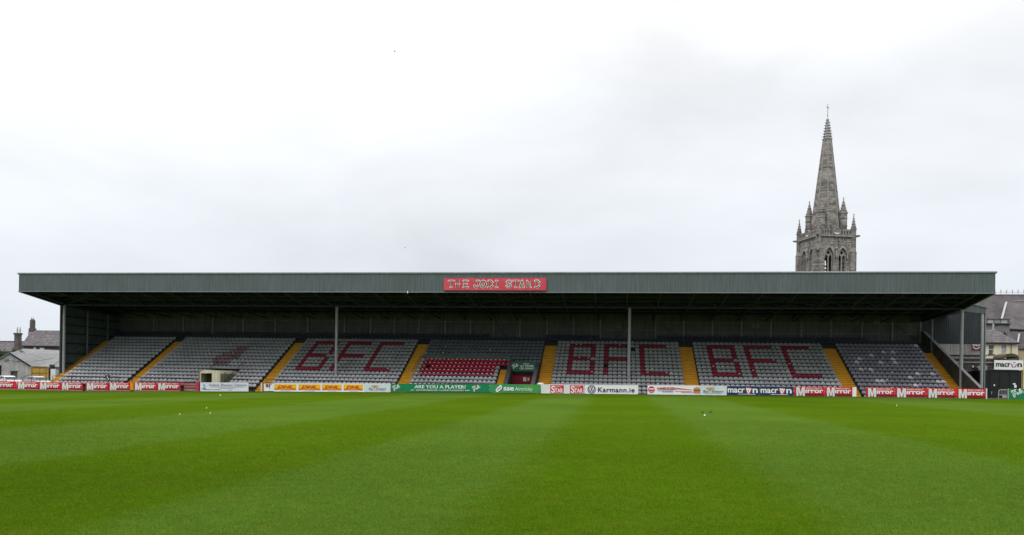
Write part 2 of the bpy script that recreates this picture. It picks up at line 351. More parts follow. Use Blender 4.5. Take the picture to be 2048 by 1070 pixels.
def text(parent, s, x, z, w, h, m, bold=0.0, shear=0.0, y=-.035, rot=0.0, spacing=1.0, name='lettering', flip=False):
    bold *= .45; me0 = tmesh(s, bold, shear, spacing); k = (me0.name_full, m.name)
    if k not in _tmm:
        me = me0.copy(); me.materials.clear(); me.materials.append(m); _tmm[k] = me
    o = bpy.data.objects.new(name, _tmm[k]); COL.objects.link(o); o.parent = parent
    o.location = (x, y, z); o.scale = (w, 1, h)
    if rot: o.rotation_euler = (0, -rot, 0)
    if flip: o.rotation_euler = (0, math.pi, 0)
    return o
def plate(loops, th):
    """2D outline with holes (x,z), thickened about y=0 by th"""
    c = bpy.data.curves.new('plate', 'CURVE'); c.dimensions = '2D'; c.fill_mode = 'BOTH'; c.extrude = th/2
    for lp in loops:
        sp = c.splines.new('POLY'); sp.points.add(len(lp)-1)
        for i, (x, z) in enumerate(lp): sp.points[i].co = (x, z, 0, 1)
        sp.use_cyclic_u = True
    o = bpy.data.objects.new('tmp', c); COL.objects.link(o); bpy.context.view_layer.update()
    me = bpy.data.meshes.new_from_object(o.evaluated_get(bpy.context.evaluated_depsgraph_get()))
    bpy.data.objects.remove(o); bpy.data.curves.remove(c)
    for v in me.vertices: v.co = (v.co.x, -v.co.z, v.co.y)
    me.update(); return me
def circ(cx, cz, r, n=16, rz=None, a0=0, a1=2*math.pi):
    rz = rz or r
    return [(cx+r*math.cos(a0+(a1-a0)*i/n), cz+rz*math.sin(a0+(a1-a0)*i/n)) for i in range(n)]
def lancet(cx, z0, w, zs, n=6):
    """pointed arch outline: jambs from z0 to springing zs, equilateral head"""
    h = w/2; pts = [(cx-h, z0), (cx+h, z0)]
    for i in range(n+1):
        a = math.pi/3*i/n; pts.append((cx-h+w*math.cos(a), zs+w*math.sin(a)))
    for i in range(n-1, -1, -1):
        a = math.pi/3*i/n; pts.append((cx+h-w*math.cos(a), zs+w*math.sin(a)))
    return pts

def gz(x):
    x = max(-60.0, min(36.0, x)); return .0083*x - 7.57e-5*x*x
GL = gz(-60)          # ground left of the stand
GR = gz(36)

# ------------------------------------------------------------------ ground and pitch
mb = MB()
xs = [-3000, -600, -200, -120, -90]+list(range(-80, -64, 4))+[-66]+list(range(-62, 36, 4))+[36, 40, 60, 100, 200, 600, 3000]
xs = sorted(set(xs))
ys = [-600, -60, -20, 0, 20, 40, 60, 83.4, 83.6, 98.6, 98.8, 130, 300, 900, 4000]
idx = {}
for i, x in enumerate(xs):
    for j, y in enumerate(ys):
        z = gz(x)-.02
        if -66 <= x < 36 and 83.5 < y < 98.7: z = -2.2
        idx[i, j] = len(mb.v); mb.v.append((x, y, z))
for i in range(len(xs)-1):
    for j in range(len(ys)-1):
        mb.f.append((idx[i, j], idx[i+1, j], idx[i+1, j+1], idx[i, j+1])); mb.m.append(0)
struct(mb.build('ground', ASPH))
mb = MB(); px = [-110, -90, -75]+list(range(-60, 37, 3))+[36, 60, 90]; px = sorted(set(px)); py = [-30, 0, 30, 60, 82.15]
idx = {}
for i, x in enumerate(px):
    for j, y in enumerate(py): idx[i, j] = len(mb.v); mb.v.append((x, y, gz(x)))
for i in range(len(px)-1):
    for j in range(len(py)-1): mb.f.append((idx[i, j], idx[i+1, j], idx[i+1, j+1], idx[i, j+1])); mb.m.append(0)
struct(mb.build('pitch', TURF))

# grass blades standing on the pitch, denser near the camera
def blades(n, y0, y1, hgt, wid):
    u = rng.random(n); y = y0*(y1/y0)**u
    half = .95*y+3
    x = -.13*y + (rng.random(n)*2-1)*half
    th = rng.random(n)*math.pi; h = hgt*(.6+.8*rng.random(n)); w = wid*(y/9)**.75
    g = np.where(x < -60, GL, np.where(x > 36, GR, .0083*x-7.57e-5*x*x))
    lean = (rng.random((n, 2))-.5)*h[:, None]*1.5
    dx = np.cos(th)*w/2; dy = np.sin(th)*w/2
    a = np.stack([x-dx, y-dy, g], 1); b_ = np.stack([x+dx, y+dy, g], 1); c_ = np.stack([x+lean[:, 0], y+lean[:, 1], g+h], 1)
    return np.stack([a, b_, c_], 1).reshape(-1, 3)
vv = blades(1250000, 7.5, 34, .015, .0075)
_y = vv.reshape(-1, 3, 3)[:, 0, 1]; _k = rng.random(len(_y)) < np.clip(1.15-(_y-9)/25, 0, 1); vv = vv.reshape(-1, 3, 3)[_k].reshape(-1, 3)
n = len(vv)//3
me = bpy.data.meshes.new('grass'); me.vertices.add(len(vv)); me.vertices.foreach_set('co', vv.ravel())
me.loops.add(n*3); me.loops.foreach_set('vertex_index', np.arange(n*3, dtype=np.int32))
me.polygons.add(n); me.polygons.foreach_set('loop_start', np.arange(0, n*3, 3, dtype=np.int32)); me.polygons.foreach_set('loop_total', np.full(n, 3, dtype=np.int32))
me.update(); me.materials.append(BLADE)
o = bpy.data.objects.new('grass', me); COL.objects.link(o); o['kind'] = 'stuff'; o['label'] = 'short green mown grass of the football pitch'

# ------------------------------------------------------------------ the stand
XL, XR = -65.8, 35.6
RISE, TREAD, Y1 = .405, .77, 84.5
def rowY(i): return Y1+TREAD*(i-1)                  # backrest line of seat row i
def rowTop(i): return EYE-1.45+RISE*(i-1)           # top of the backrests
def tread(i): return rowTop(i)-.62
stand = thing('grandstand', 'long green clad covered stand of grey and red seats behind the pitch', 'grandstand', (0, 87, 0))
AISLES = [(-65.75, -64.65, 1, 15), (-55.95, -54.75, 1, 15), (-39.85, -38.5, 1, 15), (-24.0, -22.6, 1, 15), (-8.35, -6.9, 1, 15), (7.5, 9.0, 1, 15), (23.65, 25.15, 1, 15), (34.3, 35.4, 1, 14)]
HOLE_T = (-46.8, -43.6, 5); HOLE_V = (-11.9, -8.55, 8)
for i in range(1, 18):
    m_ = MB(); segs = [(XL+.02, XR-.12)]
    for h in (HOLE_T, HOLE_V):
        if i <= h[2]:
            ns = []
            for a, b2 in segs:
                if a < h[0] and b2 > h[1]: ns += [(a, h[0]), (h[1], b2)]
                else: ns.append((a, b2))
            segs = ns
    y1 = rowY(i)+.27 if i < 17 else 98
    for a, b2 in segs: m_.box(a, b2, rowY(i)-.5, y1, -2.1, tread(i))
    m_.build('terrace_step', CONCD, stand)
stepmesh = {}
for a, b2, r0, r1 in AISLES:
    for i in range(r0, r1+1):
        for half in (0, 1):
            w = round(b2-a, 3)
            if (w, half) not in stepmesh:
                m_ = MB()
                if half == 0: m_.box(0, w, -.52, .265, -.36, .012)
                else: m_.box(0.004, w-.004, -.13, .262, 0, .207)
                # worn grey-brown nosing line
                if half == 0: m_.box(.03, w-.03, -.526, -.49, -.03, .016, 1)
                else: m_.box(.03, w-.03, -.136, -.10, .175, .211, 1)
                stepmesh[w, half] = m_.mesh('step', [YEL, mat('worn_nosing', (.24, .12, .01), .8, .3, 3)])
            if half and i == r1: continue
            place('step', stepmesh[w, half], stand, (a, rowY(i), tread(i)+(.0 if half == 0 else .012)))
# small stair in the middle block
for i in range(1, 8):
    for half in (0, 1):
        m_ = MB()
        if half == 0: m_.box(0, .88, -.52, .265, -.36, .012)
        else: m_.box(.004, .876, -.13, .262, 0, .207)
        me = stepmesh.setdefault((.88, half), m_.mesh('step', YEL))
        place('step', me, stand, (-12.88, rowY(i), tread(i)+(.0 if half == 0 else .012)))

# front fascia: corrugated sheet with cap and drip
def corrug(x0, x1, y, z0, z1, p, d, zf=None):
    """trapezoid-profile sheet standing in the XZ plane, ribs toward -Y"""
    m_ = MB(); xs_ = []; x = x0; k = 0
    while x < x1-1e-6:
        for fx, fy in ((0, 0), (.35, 0), (.5, -d), (.85, -d)):
            xx = x+fx*p
            if xx <= x1: xs_.append((xx, y+fy))
        x += p
    xs_.append((x1, y))
    vs = []; fs = []
    for i, (a, b2) in enumerate(xs_):
        zz0 = zf(a)[0] if zf else z0; zz1 = zf(a)[1] if zf else z1
        vs += [(a, b2, zz0), (a, b2, zz1)]
    fs = [(2*i, 2*i+2, 2*i+3, 2*i+1) for i in range(len(xs_)-1)]
    m_.add(vs, fs); return m_
FZ0, FZ1 = EYE+8.43, EYE+10.50
fa = corrug(XL, XR, 80.0, FZ0, FZ1-.14, .3, .015).build('fascia', FASC, stand)
m_ = MB(); m_.box(XL, XR, 80.01, 80.12, FZ0+.002, FZ1-.15); m_.build('fascia_backing', FASCD, fa)
m_ = MB()
n = 8
for k in range(n):     # rolled top flashing
    pass
poly = [(79.94, FZ1-.17), (79.90, FZ1-.12), (79.90, FZ1-.04), (79.95, FZ1+.02), (80.08, FZ1+.05), (80.25, FZ1+.03), (80.3, FZ1-.06), (80.3, FZ1-.17)]
m_.prismx(poly, XL-.12, XR+.12); m_.build('fascia_cap', CAP, fa)
m_ = MB(); m_.box(XL, XR, 79.945, 80.0, FZ0-.03, FZ0+.05); m_.build('drip_edge', CAP, fa)
# roof deck falling to the rear, with purlins
m_ = MB(); ZD0, ZD1 = EYE+10.1, EYE+7.75
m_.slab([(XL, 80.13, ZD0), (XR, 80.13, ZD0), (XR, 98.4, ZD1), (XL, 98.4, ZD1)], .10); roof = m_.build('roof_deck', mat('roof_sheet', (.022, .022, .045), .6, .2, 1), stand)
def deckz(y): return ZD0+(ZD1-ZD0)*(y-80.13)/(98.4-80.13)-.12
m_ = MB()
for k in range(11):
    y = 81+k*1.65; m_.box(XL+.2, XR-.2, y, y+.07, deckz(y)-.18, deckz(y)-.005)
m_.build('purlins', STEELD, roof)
# verges (gable ends of the roof)
for X, s_ in ((XL, 1), (XR, -1)):
    m_ = MB(); poly = [(80.02, FZ0), (87.0, EYE+7.48), (98.4, EYE+6.9), (98.4, EYE+7.7), (80.02, FZ1-.2)]
    m_.prismx(poly, X if s_ > 0 else X-.06, X+.06 if s_ > 0 else X)
    m_.build('verge_panel', FASCD, stand)
    m_ = MB(); m_.bar((X+s_*.02, 80.0, FZ0-.02), (X+s_*.02, 87.0, EYE+7.44), .16, .07); m_.build('verge_trim', CAP, stand)
# cantilever roof trusses
def truss(x):
    m_ = MB(); zf = lambda y: (FZ0+.08) + (EYE+7.55-FZ0-.08)*(y-80.3)/6.7
    m_.bar((x, 80.2, zf(80.2)), (x, 87, zf(87)), .11, .13)
    m_.bar((x, 80.2, deckz(80.2)-.28), (x, 97.8, deckz(97.8)-.28), .11, .13)
    ysn = [80.3, 82, 83.7, 85.4, 87]
    for a, b2 in zip(ysn[:-1], ysn[1:]):
        m_.bar((x, a, zf(a)), (x, b2, deckz(b2)-.28), .06, .06)
        m_.bar((x, b2, zf(b2)), (x, b2, deckz(b2)-.28), .06, .06)
    m_.bar((x, 87, EYE+7.55), (x, 97.8, EYE+6.95), .11, .13)
    for a, b2 in ((87, 90), (90, 93), (93, 96)):
        za = EYE+7.55-(a-87)*.055; m_.bar((x, a, za), (x, b2, deckz(b2)-.28), .06, .06)
    return m_
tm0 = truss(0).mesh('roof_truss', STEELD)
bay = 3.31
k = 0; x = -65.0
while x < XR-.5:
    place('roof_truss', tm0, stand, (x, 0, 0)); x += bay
# front longitudinal girder and wind bracing
m_ = MB()
for z in (8.26, 7.56):
    m_.box(XL+.2, XR-.2, 86.9, 87.04, EYE+z-.09, EYE+z+.07)
x = -65.0
while x < XR-1:
    m_.bar((x, 86.97, EYE+7.6), (x+bay/2, 86.97, EYE+8.2), .07); m_.bar((x+bay/2, 86.97, EYE+8.2), (x+bay, 86.97, EYE+7.6), .07); x += bay
m_.build('girder', STEELD, stand)
m_ = MB()
for a in (-65, -34.5, -16, 13, 26):
    for b2, c2 in ((0, 1), (1, 0)):
        m_.bar((a+b2*8.5, 81, FZ0+.05), (a+c2*8.5, 86.8, EYE+7.75), .07, .07)
m_.box(XL+.2, XR-.2, 83.4, 83.5, EYE+8.25, EYE+8.36)
m_.build('wind_bracing', STEELD, stand)
# round columns
for x, y, zb in ((-65.5, 87.0, gz(-65)), (-31.6, 87.0, tread(4)), (1.53, 87.0, tread(4)), (35.5, 86.9, .3), (-65.5, 91.2, 0), (-65.5, 95.2, 0), (35.45, 94.5, 3.5)):
    r = .165 if y < 88 else .11
    m_ = MB(); m_.cyl((x, y, zb), (x, y, EYE+7.5-(y-87)*.06), r, n=12); m_.build('column', STEEL if y < 88 else mat('column_dull_paint', (.16, .18, .18), .6, .2, 2), stand, smooth=False)
    if y < 88 and x > -60:
        m_ = MB(); m_.box(x-.3, x+.3, y-.3, y+.3, zb, zb+.14); m_.build('column_base', CONC, stand)
# rear wall
bw = corrug(XL+.02, XR-.02, 98.0, 2.5, EYE+7.72, .25, .05).build('rear_wall', WALLC, stand)
m_ = MB(); m_.box(XL+.02, XR+.02, 98.06, 98.16, 2.0, EYE+7.72); m_.build('wall_backing', FASCD, bw)
x = -65.0
colx = [-63.4]
wx = [-60.7, -56.5, -52.4, -48.2, -43.8, -39.4, -34.45, -31.0, -27.9, -24.7, -21.3, -18.05, -15.1, -11.8, -8.4, -5.1, -1.8, 1.6, 4.9, 8.25, 11.65, 15.05, 18.5, 22.0, 25.4, 28.9, 32.3, 35.4]
m_ = MB(); m_.box(-.075, .075, -.17, .0, 5.2, EYE+7.0); wc = m_.mesh('wall_column', mat('wall_column_paint', (.24, .25, .235), .6, .25, 2))
for x in wx: place('wall_column', wc, bw, (x, 97.94, 0))
for x0, x1, z in ((-12, -8.3, 6.53), (-8.4, 5, 5.75), (5, XR-.1, 5.48), (5, XR-.1, 6.7), (XL+.1, -12, 6.6)):
    m_ = MB(); m_.box(x0, x1, 97.8, 97.93, EYE+z-.05, EYE+z+.05); m_.build('wall_rail', mat('wall_rail_paint', (.17, .18, .165), .6, .25, 2), bw)
for a, b2 in (((-15.0, 6.9), (-13.6, 4.6)), ((2.0, 6.8), (.2, 4.8)), ((5.0, 6.8), (8.0, 4.8)), ((29.0, 6.8), (26.5, 4.8)), ((32.3, 6.8), (35, 4.8))):
    m_ = MB(); m_.bar((a[0], 97.86, EYE+a[1]), (b2[0], 97.86, EYE+b2[1]), .08); m_.build('wall_brace', STEELD, bw)
# left side wall with girts
m_ = MB(); ylist = []
y = 86.7
while y < 98: ylist.append(y); y += .25
vs = []; 
for i, y in enumerate(ylist):
    for fy, fx in ((0, 0), (.09, 0), (.125, .04), (.215, .04)):
        yy = y+fy; top = EYE+7.75-(yy-87)*.03
        vs += [(XL+fx, yy, -.9), (XL+fx, yy, top)]
m_.add(vs, [(2*i, 2*i+2, 2*i+3, 2*i+1) for i in range(len(vs)//2-1)])
sw = m_.build('side_wall', SIDEC, stand)
m_ = MB(); m_.box(XL-.1, XL-.01, 86.75, 98.5, -.9, EYE+7.42); m_.build('outer_sheet', FASC, sw)
for z in (6.25, 5.2, 4.2, 3.03, 1.8, .6):
    m_ = MB(); m_.box(XL+.05, XL+.16, 87.1, 98, EYE+z-.07, EYE+z+.07); m_.build('girt', mat('girt_paint', (.02, .03, .03), .7), sw)
# right side parapet beside the end stair
m_ = MB(); m_.prismx([(82.6, -.9), (98.0, -.9), (98.0, EYE+5.9), (97.2, EYE+5.75), (82.6, EYE-.62)], XR-.12, XR+.12)
pp = m_.build('side_parapet', mat('brown_concrete', (.085, .078, .068), .9, .4, 1.2, .2, 10, streak=.2), stand)
m_ = MB(); m_.bar((XR, 82.55, EYE-.58), (XR, 97.2, EYE+5.79), .30, .08); m_.build('coping', CONC, pp)
# name sign on the fascia
sg = thing('name_sign', 'red sign reading THE JODI STAND fixed high on the roof fascia', 'sign', (-17.6, 79.93, EYE+8.62), local=True)
m_ = MB(); m_.box(0, 10.6, -.10, 0, 0, 1.26); m_.build('sign_board', mat('sign_red_worn', (.52, .035, .06), .5, .35, .9, col2=(.60, .09, .12)), sg)
m_ = MB(); m_.box(0.02, 10.58, -.115, -.1, -.05, .02); m_.build('bottom_edge', REDDK, sg)
GL_ = {'T': [[(0, 1), (1, 1)], [(.5, 0), (.5, 1)], [(.38, 0), (.62, 0)]],
       'H': [[(.15, 0), (.15, 1)], [(.85, 0), (.85, 1)], [(.15, .5), (.85, .5)]],
       'E': [[(.18, 0), (.18, 1)], [(.05, 0), (.95, 0)], [(.05, 1), (.95, 1)], [(.18, .5), (.7, .5)]],
       'J': [[(.7, 1), (.7, .2), (.5, 0), (.2, 0), (.04, .25)], [(.45, 1), (.92, 1)]],
       'O': [[(.5, 0), (.15, .15), (.02, .5), (.15, .85), (.5, 1), (.85, .85), (.98, .5), (.85, .15), (.5, 0)]],
       'D': [[(.12, 0), (.12, 1)], [(.05, 0), (.55, 0), (.9, .25), (.9, .75), (.55, 1), (.05, 1)]],
       'I': [[(.45, 0), (.45, 1)], [(.28, 0), (.62, 0)], [(.28, 1), (.62, 1)]],
       'S': [[(.95, .82), (.75, 1), (.3, 1), (.08, .82), (.2, .58), (.8, .42), (.92, .18), (.7, 0), (.25, 0), (.05, .18)]],
       'A': [[(.12, 0), (.5, 1), (.88, 0)], [(.26, .35), (.74, .35)]],
       'N': [[(.12, 0), (.12, 1), (.88, 0), (.88, 1)]]}
def slabtext(parent, s, xs_, z0, w, h, th, m, y, grow=0.0):
    for ch, x in zip(s, xs_):
        th_ = th*(.72 if ch in 'SAN' else 1)
        m_ = MB(); dy = 0
        for pl in GL_[ch]:
            for p, q in zip(pl[:-1], pl[1:]):
                p = Vector((x+p[0]*w, y-dy, z0+p[1]*h)); q = Vector((x+q[0]*w, y-dy, z0+q[1]*h)); dd = (q-p).normalized(); t2 = max(.06, th_-.055*(1-abs(dd.z))); d = dd*(t2*.40+grow*.5); t2 += grow
                m_.bar(p-d, q+d, .02, t2); dy += .0007
        m_.build('letter', m, parent)
lx = [.52, 1.22, 2.04, None, 3.20, 3.86, 4.62, 5.28, None, 6.52, 7.24, 7.86, 8.58, 9.42]
txt = 'THE JODI STAND'; 
slabtext(sg, [c for c in txt if c != ' '], [v for v in lx if v is not None], .32, .52, .66, .12, mat('sign_cream', (.86, .84, .78), .5), -.115, .105)
slabtext(sg, [c for c in txt if c != ' '], [v for v in lx if v is not None], .32, .52, .66, .12, BLACK, -.14)
# lamp under the fascia
lt = thing('fascia_lamp', 'small white lamp hanging at the lower edge of the fascia', 'lamp', (-21.4, 79.85, FZ0))
MB().cyl((-21.4, 79.85, FZ0-.12), (-21.4, 79.85, FZ0+.12), .05, n=8).build('lamp_body', WHITE, lt)
MB().box(-21.43, -21.37, 79.8, 79.97, FZ0+.10, FZ0+.2).build('bracket', GALV, lt)
# notices on the rear wall
for x, z, w, h, mm_, lb in ((.05, 6.25, .55, .45, mat('faded_orange_print', (.30, .20, .12), .7, .5, 5), 'faded orange and white notice on the rear wall near the right column'),
                            (16.3, 6.35, .8, .35, mat('dull_white_print', (.28, .28, .25), .7, .3, 4), 'pale horn shaped notice on the rear wall above the right letters'),
                            (-20.1, 6.3, .7, .35, mat('dim_print', (.15, .16, .15), .7, .3, 4), 'dim notice on the rear wall above the red seats'),
                            (-17.1, 6.3, .5, .35, mat('dim_print', (.15, .16, .15)), 'narrow dim notice right of a wider one on the rear wall'),
                            (-29.3, 6.6, .55, .4, mat('dim_print', (.15, .16, .15)), 'dim square notice behind the left letters on the rear wall'),
                            (30.2, 6.9, .7, .3, mat('dull_white_print', (.28, .28, .25)), 'pale notice high on the rear wall at the right end')):
    q = thing('wall_notice', lb, 'notice', (x, 97.8, EYE+z))
    MB().box(x, x+w, 97.76, 97.80, EYE+z-h/2, EYE+z+h/2).build('notice_panel', mm_, q)
    MB().box(x+.08, x+w-.08, 97.745, 97.757, EYE+z-h*.2, EYE+z+h*.25).build('printed_area', mat('print_dark', (.07, .07, .065), .7), q)

# ------------------------------------------------------------------ seats
def seatmb(w=.47, spot=False):
    """bucket seat: back shell with rounded shoulders, pan with turned-down lip. Origin under the back, z=0 at the back's top."""
    m_ = MB(); h = w/2
    T = 0.0
    out_ = [(-h*.98, -.25), (-h*.97, -.13), (-h*.80, -.05), (-h*.5, -.008), (0, .004), (h*.5, -.008), (h*.80, -.05), (h*.97, -.13), (h*.98, -.25)]
    yo = [-.20, -.13, -.06, -.015, 0, -.015, -.06, -.13, -.20]
    n = len(out_)
    vs = [(x, y, z) for (x, z), y in zip(out_, yo)]+[(x*.97, y+.05, z-.01) for (x, z), y in zip(out_, yo)]
    vs += [(0, -.13, -.20)]
    fs = [(n*2, i+1, i) for i in range(n-1)]+[(i, i+1, i+1+n, i+n) for i in range(n-1)]
    m_.add(vs, fs, 0)
    # pan: seat surface sloping forward, front lip
    m_.add([(-h, -.18, -.25), (h, -.18, -.25), (h, -.40, -.20), (-h, -.40, -.20), (h*.97, -.44, -.225), (-h*.97, -.44, -.225), (h*.94, -.42, -.335), (-h*.94, -.42, -.335), (h*.9, -.18, -.34), (-h*.9, -.18, -.34)],
           [(0, 1, 2, 3), (3, 2, 4, 5), (5, 4, 6, 7), (1, 8, 6, 4, 2), (0, 3, 5, 7, 9), (7, 6, 8, 9)], 0)
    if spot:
        m_.add([(-.10, -.085, -.08), (.10, -.085, -.08), (.085, -.028, -.008), (-.085, -.028, -.008)], [(0, 1, 2, 3)], 1)  # painted highlight: pale quad near the top of the backrest
    return m_
BLOCKS = [
 (-64.55, -56.0, 17, GREY, 'seat block of plain grey seats at the left end by the side wall'),
 (-54.7, -39.9, 29, GREY, 'seat block of grey seats with a faded red crest above the cream tunnel'),
 (-38.45, -24.05, 28, GREYG, 'seat block of grey seats with red letters BFC behind the left column'),
 (-22.55, -8.4, 28, GREYD, 'seat block of dark grey seats with five red rows left of the red doorway'),
 (-6.85, 7.45, 28, GREYG, 'seat block of grey seats with red letters BFC behind the right column'),
 (9.05, 23.6, 28, GREYG, 'seat block of grey seats with red letters BFC between the two right yellow stairs'),
 (25.2, 34.25, 18, mat('seat_slate_grey', (.215, .215, .245), .45, .3, .6), 'seat block of slate grey seats at the right end with a few pale ones')]
def letters(r, c):
    if c in (3,) and 6 <= r <= 14: return True
    if c == 8 and 6 <= r <= 14 and r != 10: return True
    if 3 <= c <= 8 and r in (6, 14): return True
    if 3 <= c <= 7 and r == 10: return True
    if c == 11 and 6 <= r <= 14: return True
    if 11 <= c <= 16 and r in (10, 14): return True
    if c == 19 and 6 <= r <= 14: return True
    if 19 <= c <= 24 and r in (6, 14): return True
    return False
seatcache = {}
def seatmesh(w, m, spot):
    k = (round(w, 2), m.name, spot)
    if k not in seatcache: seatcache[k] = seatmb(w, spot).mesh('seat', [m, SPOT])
    return seatcache[k]
for bi, (x0, x1, nc, base, lab) in enumerate(BLOCKS):
    root = thing('seating_block', lab, 'seating', (x0, Y1, 0), group='blocks of seats in the stand')
    pitch_ = (x1-x0)/nc; w = pitch_-.03; cells = []
    for r in range(1, 16):
        for c in range(nc):
            x = x0+(c+.5)*pitch_
            m0 = base; spot = False
            if bi == 0 and r > 13: m0 = GREY
            if bi == 1:
                if HOLE_T[0] < x < HOLE_T[1] and r <= HOLE_T[2]: continue
                # faded red round crest
                if ((c-15.4)/2.6)**2+((r-8.6)/2.6)**2 < 1 or (16 <= c <= 18 and 9 <= r <= 12): m0 = REDF
                if r < 2 and 11 <= c <= 12: m0 = PINK
            if bi in (2, 4, 5):
                if letters(r, c): m0 = RED
                if r <= 5 and bi != 4: m0 = GREY
                if bi == 4 and r <= 2: m0 = GREY
                if bi == 5 and r == 1: m0 = REDF
            if bi == 3:
                if r <= 8 and x > -13.0 and not (r == 8 and x < -11.95): continue
                if 5 <= r <= 9 and x < -11.95 and c >= 1 and not (r <= 7 and x > -13.55):
                    m0 = REDB if r > 5 else PINK
                elif r <= 9 and x < -11.9: m0 = GREYG if r > 4 else GREY
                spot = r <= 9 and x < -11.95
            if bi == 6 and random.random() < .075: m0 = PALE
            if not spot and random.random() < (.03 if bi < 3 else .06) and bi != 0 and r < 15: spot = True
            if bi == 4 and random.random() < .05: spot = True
            if random.random() < .0007: continue
            cells.append((r, c, x, m0, spot))
    # the row nearest the pitch first: the 300 that show largest are single seats
    ind = cells[:300]; rest = cells[300:]
    for r, c, x, m0, spot in ind:
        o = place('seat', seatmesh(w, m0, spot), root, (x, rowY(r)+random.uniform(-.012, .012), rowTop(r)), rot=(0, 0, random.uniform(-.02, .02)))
        if m0 in (RED, REDB, PINK): o['label'] = 'red plastic seat'
        elif m0 is PALE: o['label'] = 'pale faded plastic seat'
        elif m0 is REDF: o['label'] = 'faded red plastic seat'
    if rest:
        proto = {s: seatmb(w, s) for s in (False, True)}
        m_ = MB(); ml = []
        for r, c, x, m0, spot in rest:
            if m0 not in ml: ml.append(m0)
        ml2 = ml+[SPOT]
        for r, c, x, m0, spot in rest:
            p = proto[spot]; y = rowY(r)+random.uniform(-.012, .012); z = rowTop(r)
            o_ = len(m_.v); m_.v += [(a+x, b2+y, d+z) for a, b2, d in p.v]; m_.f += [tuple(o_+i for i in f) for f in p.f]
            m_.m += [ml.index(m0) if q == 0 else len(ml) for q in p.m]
        m_.build('seat_rows', ml2, root, kind='stuff', label='upper rows of seats with red ones among them' if bi in (2, 3, 4, 5) else None)
# dark back rows running over the stair heads
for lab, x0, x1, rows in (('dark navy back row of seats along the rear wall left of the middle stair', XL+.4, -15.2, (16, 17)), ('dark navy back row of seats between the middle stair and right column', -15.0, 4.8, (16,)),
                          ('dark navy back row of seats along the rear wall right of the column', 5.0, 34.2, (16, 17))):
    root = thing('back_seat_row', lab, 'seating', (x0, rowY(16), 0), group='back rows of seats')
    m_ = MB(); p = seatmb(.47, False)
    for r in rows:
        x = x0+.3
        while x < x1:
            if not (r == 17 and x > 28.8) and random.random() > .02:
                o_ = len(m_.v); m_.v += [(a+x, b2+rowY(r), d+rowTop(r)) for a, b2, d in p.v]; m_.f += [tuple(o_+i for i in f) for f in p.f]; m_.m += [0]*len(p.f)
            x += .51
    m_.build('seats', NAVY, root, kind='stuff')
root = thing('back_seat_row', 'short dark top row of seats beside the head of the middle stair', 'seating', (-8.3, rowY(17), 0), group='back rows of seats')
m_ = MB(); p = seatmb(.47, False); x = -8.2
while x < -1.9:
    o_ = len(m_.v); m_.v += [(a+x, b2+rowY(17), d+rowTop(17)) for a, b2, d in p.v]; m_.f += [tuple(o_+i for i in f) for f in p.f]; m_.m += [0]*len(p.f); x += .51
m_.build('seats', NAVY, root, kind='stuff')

# ------------------------------------------------------------------ doorway under the middle block
vm = thing('doorway', 'red doorway in the middle of the stand with concrete cheek walls', 'doorway', (-10.2, 88.6, -1))
MB().box(-11.88, -8.57, 88.62, 88.75, -1.2, 2.25).build('door_panel', mat('door_red', (.24, .008, .022), .6, .3, 1.0), vm)
MB().box(-11.88, -8.57, 88.3, 88.6, 1.95, 2.25).build('lintel', CONCD, vm)
m_ = MB(); m_.prismx([(83.9, -1.0), (90.6, -1.0), (90.6, 3.6), (89.2, 3.6), (84.2, .75), (83.9, .75)], -11.9, -11.45); m_.build('cheek_wall', RUBBLE, vm)
m_ = MB(); m_.prismx([(83.9, -1.0), (90.6, -1.0), (90.6, 3.3), (89.2, 3.3), (84.2, .75), (83.9, .75)], -8.9, -8.5); m_.build('cheek_wall', mat('grey_cheek', (.10, .105, .105), .9, .3, 2), vm)
for x, w, z, h in ((-10.2, .34, 1.12, .46), (-9.72, .2, 1.2, .34)):
    MB().box(x, x+w, 88.55, 88.61, z, z+h).build('paper_notice', OFFW, vm)
MB().box(-10.9, -9.9, 87.2, 88, -.4, .55).build('step_block', BLACK, vm)
gs = thing('doorway_sign', 'dark green sign reading PLAY AT HOME OR AWAY above the red doorway', 'sign', (-11.5, 88.0, EYE+.40), local=True)
MB().box(0, 2.75, 0, .08, 0, 1.08).build('sign_board', GRNDK, gs)
def mrgreen(root, x, z, s, y=-.035, m=WHITE):
    a = .42
    text(root, 'mr', x, z+.30*s, .40*s, .24*s, m, .03, 0, y, rot=a)
    text(root, 'green', x+.12*s, z-.02*s, .82*s, .30*s, m, .03, 0, y-.012, rot=a)
    m_ = MB(); cx, cz = x+.55*s, z+.44*s
    m_.prism([(cx-.045*s, cz), (cx+.045*s, cz), (cx+.045*s, cz+.14*s), (cx+.12*s, cz+.14*s), (cx, cz+.30*s), (cx-.12*s, cz+.14*s), (cx-.045*s, cz+.14*s)], y-.03, y-.01)
    o = m_.mesh('arrow_mark', m); o2 = bpy.data.objects.new('arrow_mark', o); COL.objects.link(o2); o2.parent = root
mrgreen(gs, .12, .28, .85, -.02)
text(gs, 'PLAY', 1.42, .80, .58, .15, WHITE, .02, 0, -.02); text(gs, 'AT HOME', 1.0, .52, 1.5, .22, WHITE, .02, 0, -.02); text(gs, 'OR AWAY', .95, .24, 1.6, .22, WHITE, .02, 0, -.02)
wd = thing('white_drum', 'white domed lid showing above the light green board by the middle stair', 'drum', (-7.75, 83.3, gz(-8)))
m_ = MB(); m_.cyl((-7.75, 83.3, gz(-8)), (-7.75, 83.3, .88), .38, n=16); m_.cyl((-7.75, 83.3, .88), (-7.75, 83.3, 1.02), .40, .26, n=16); m_.build('drum_body', WHITE, wd, smooth=False)

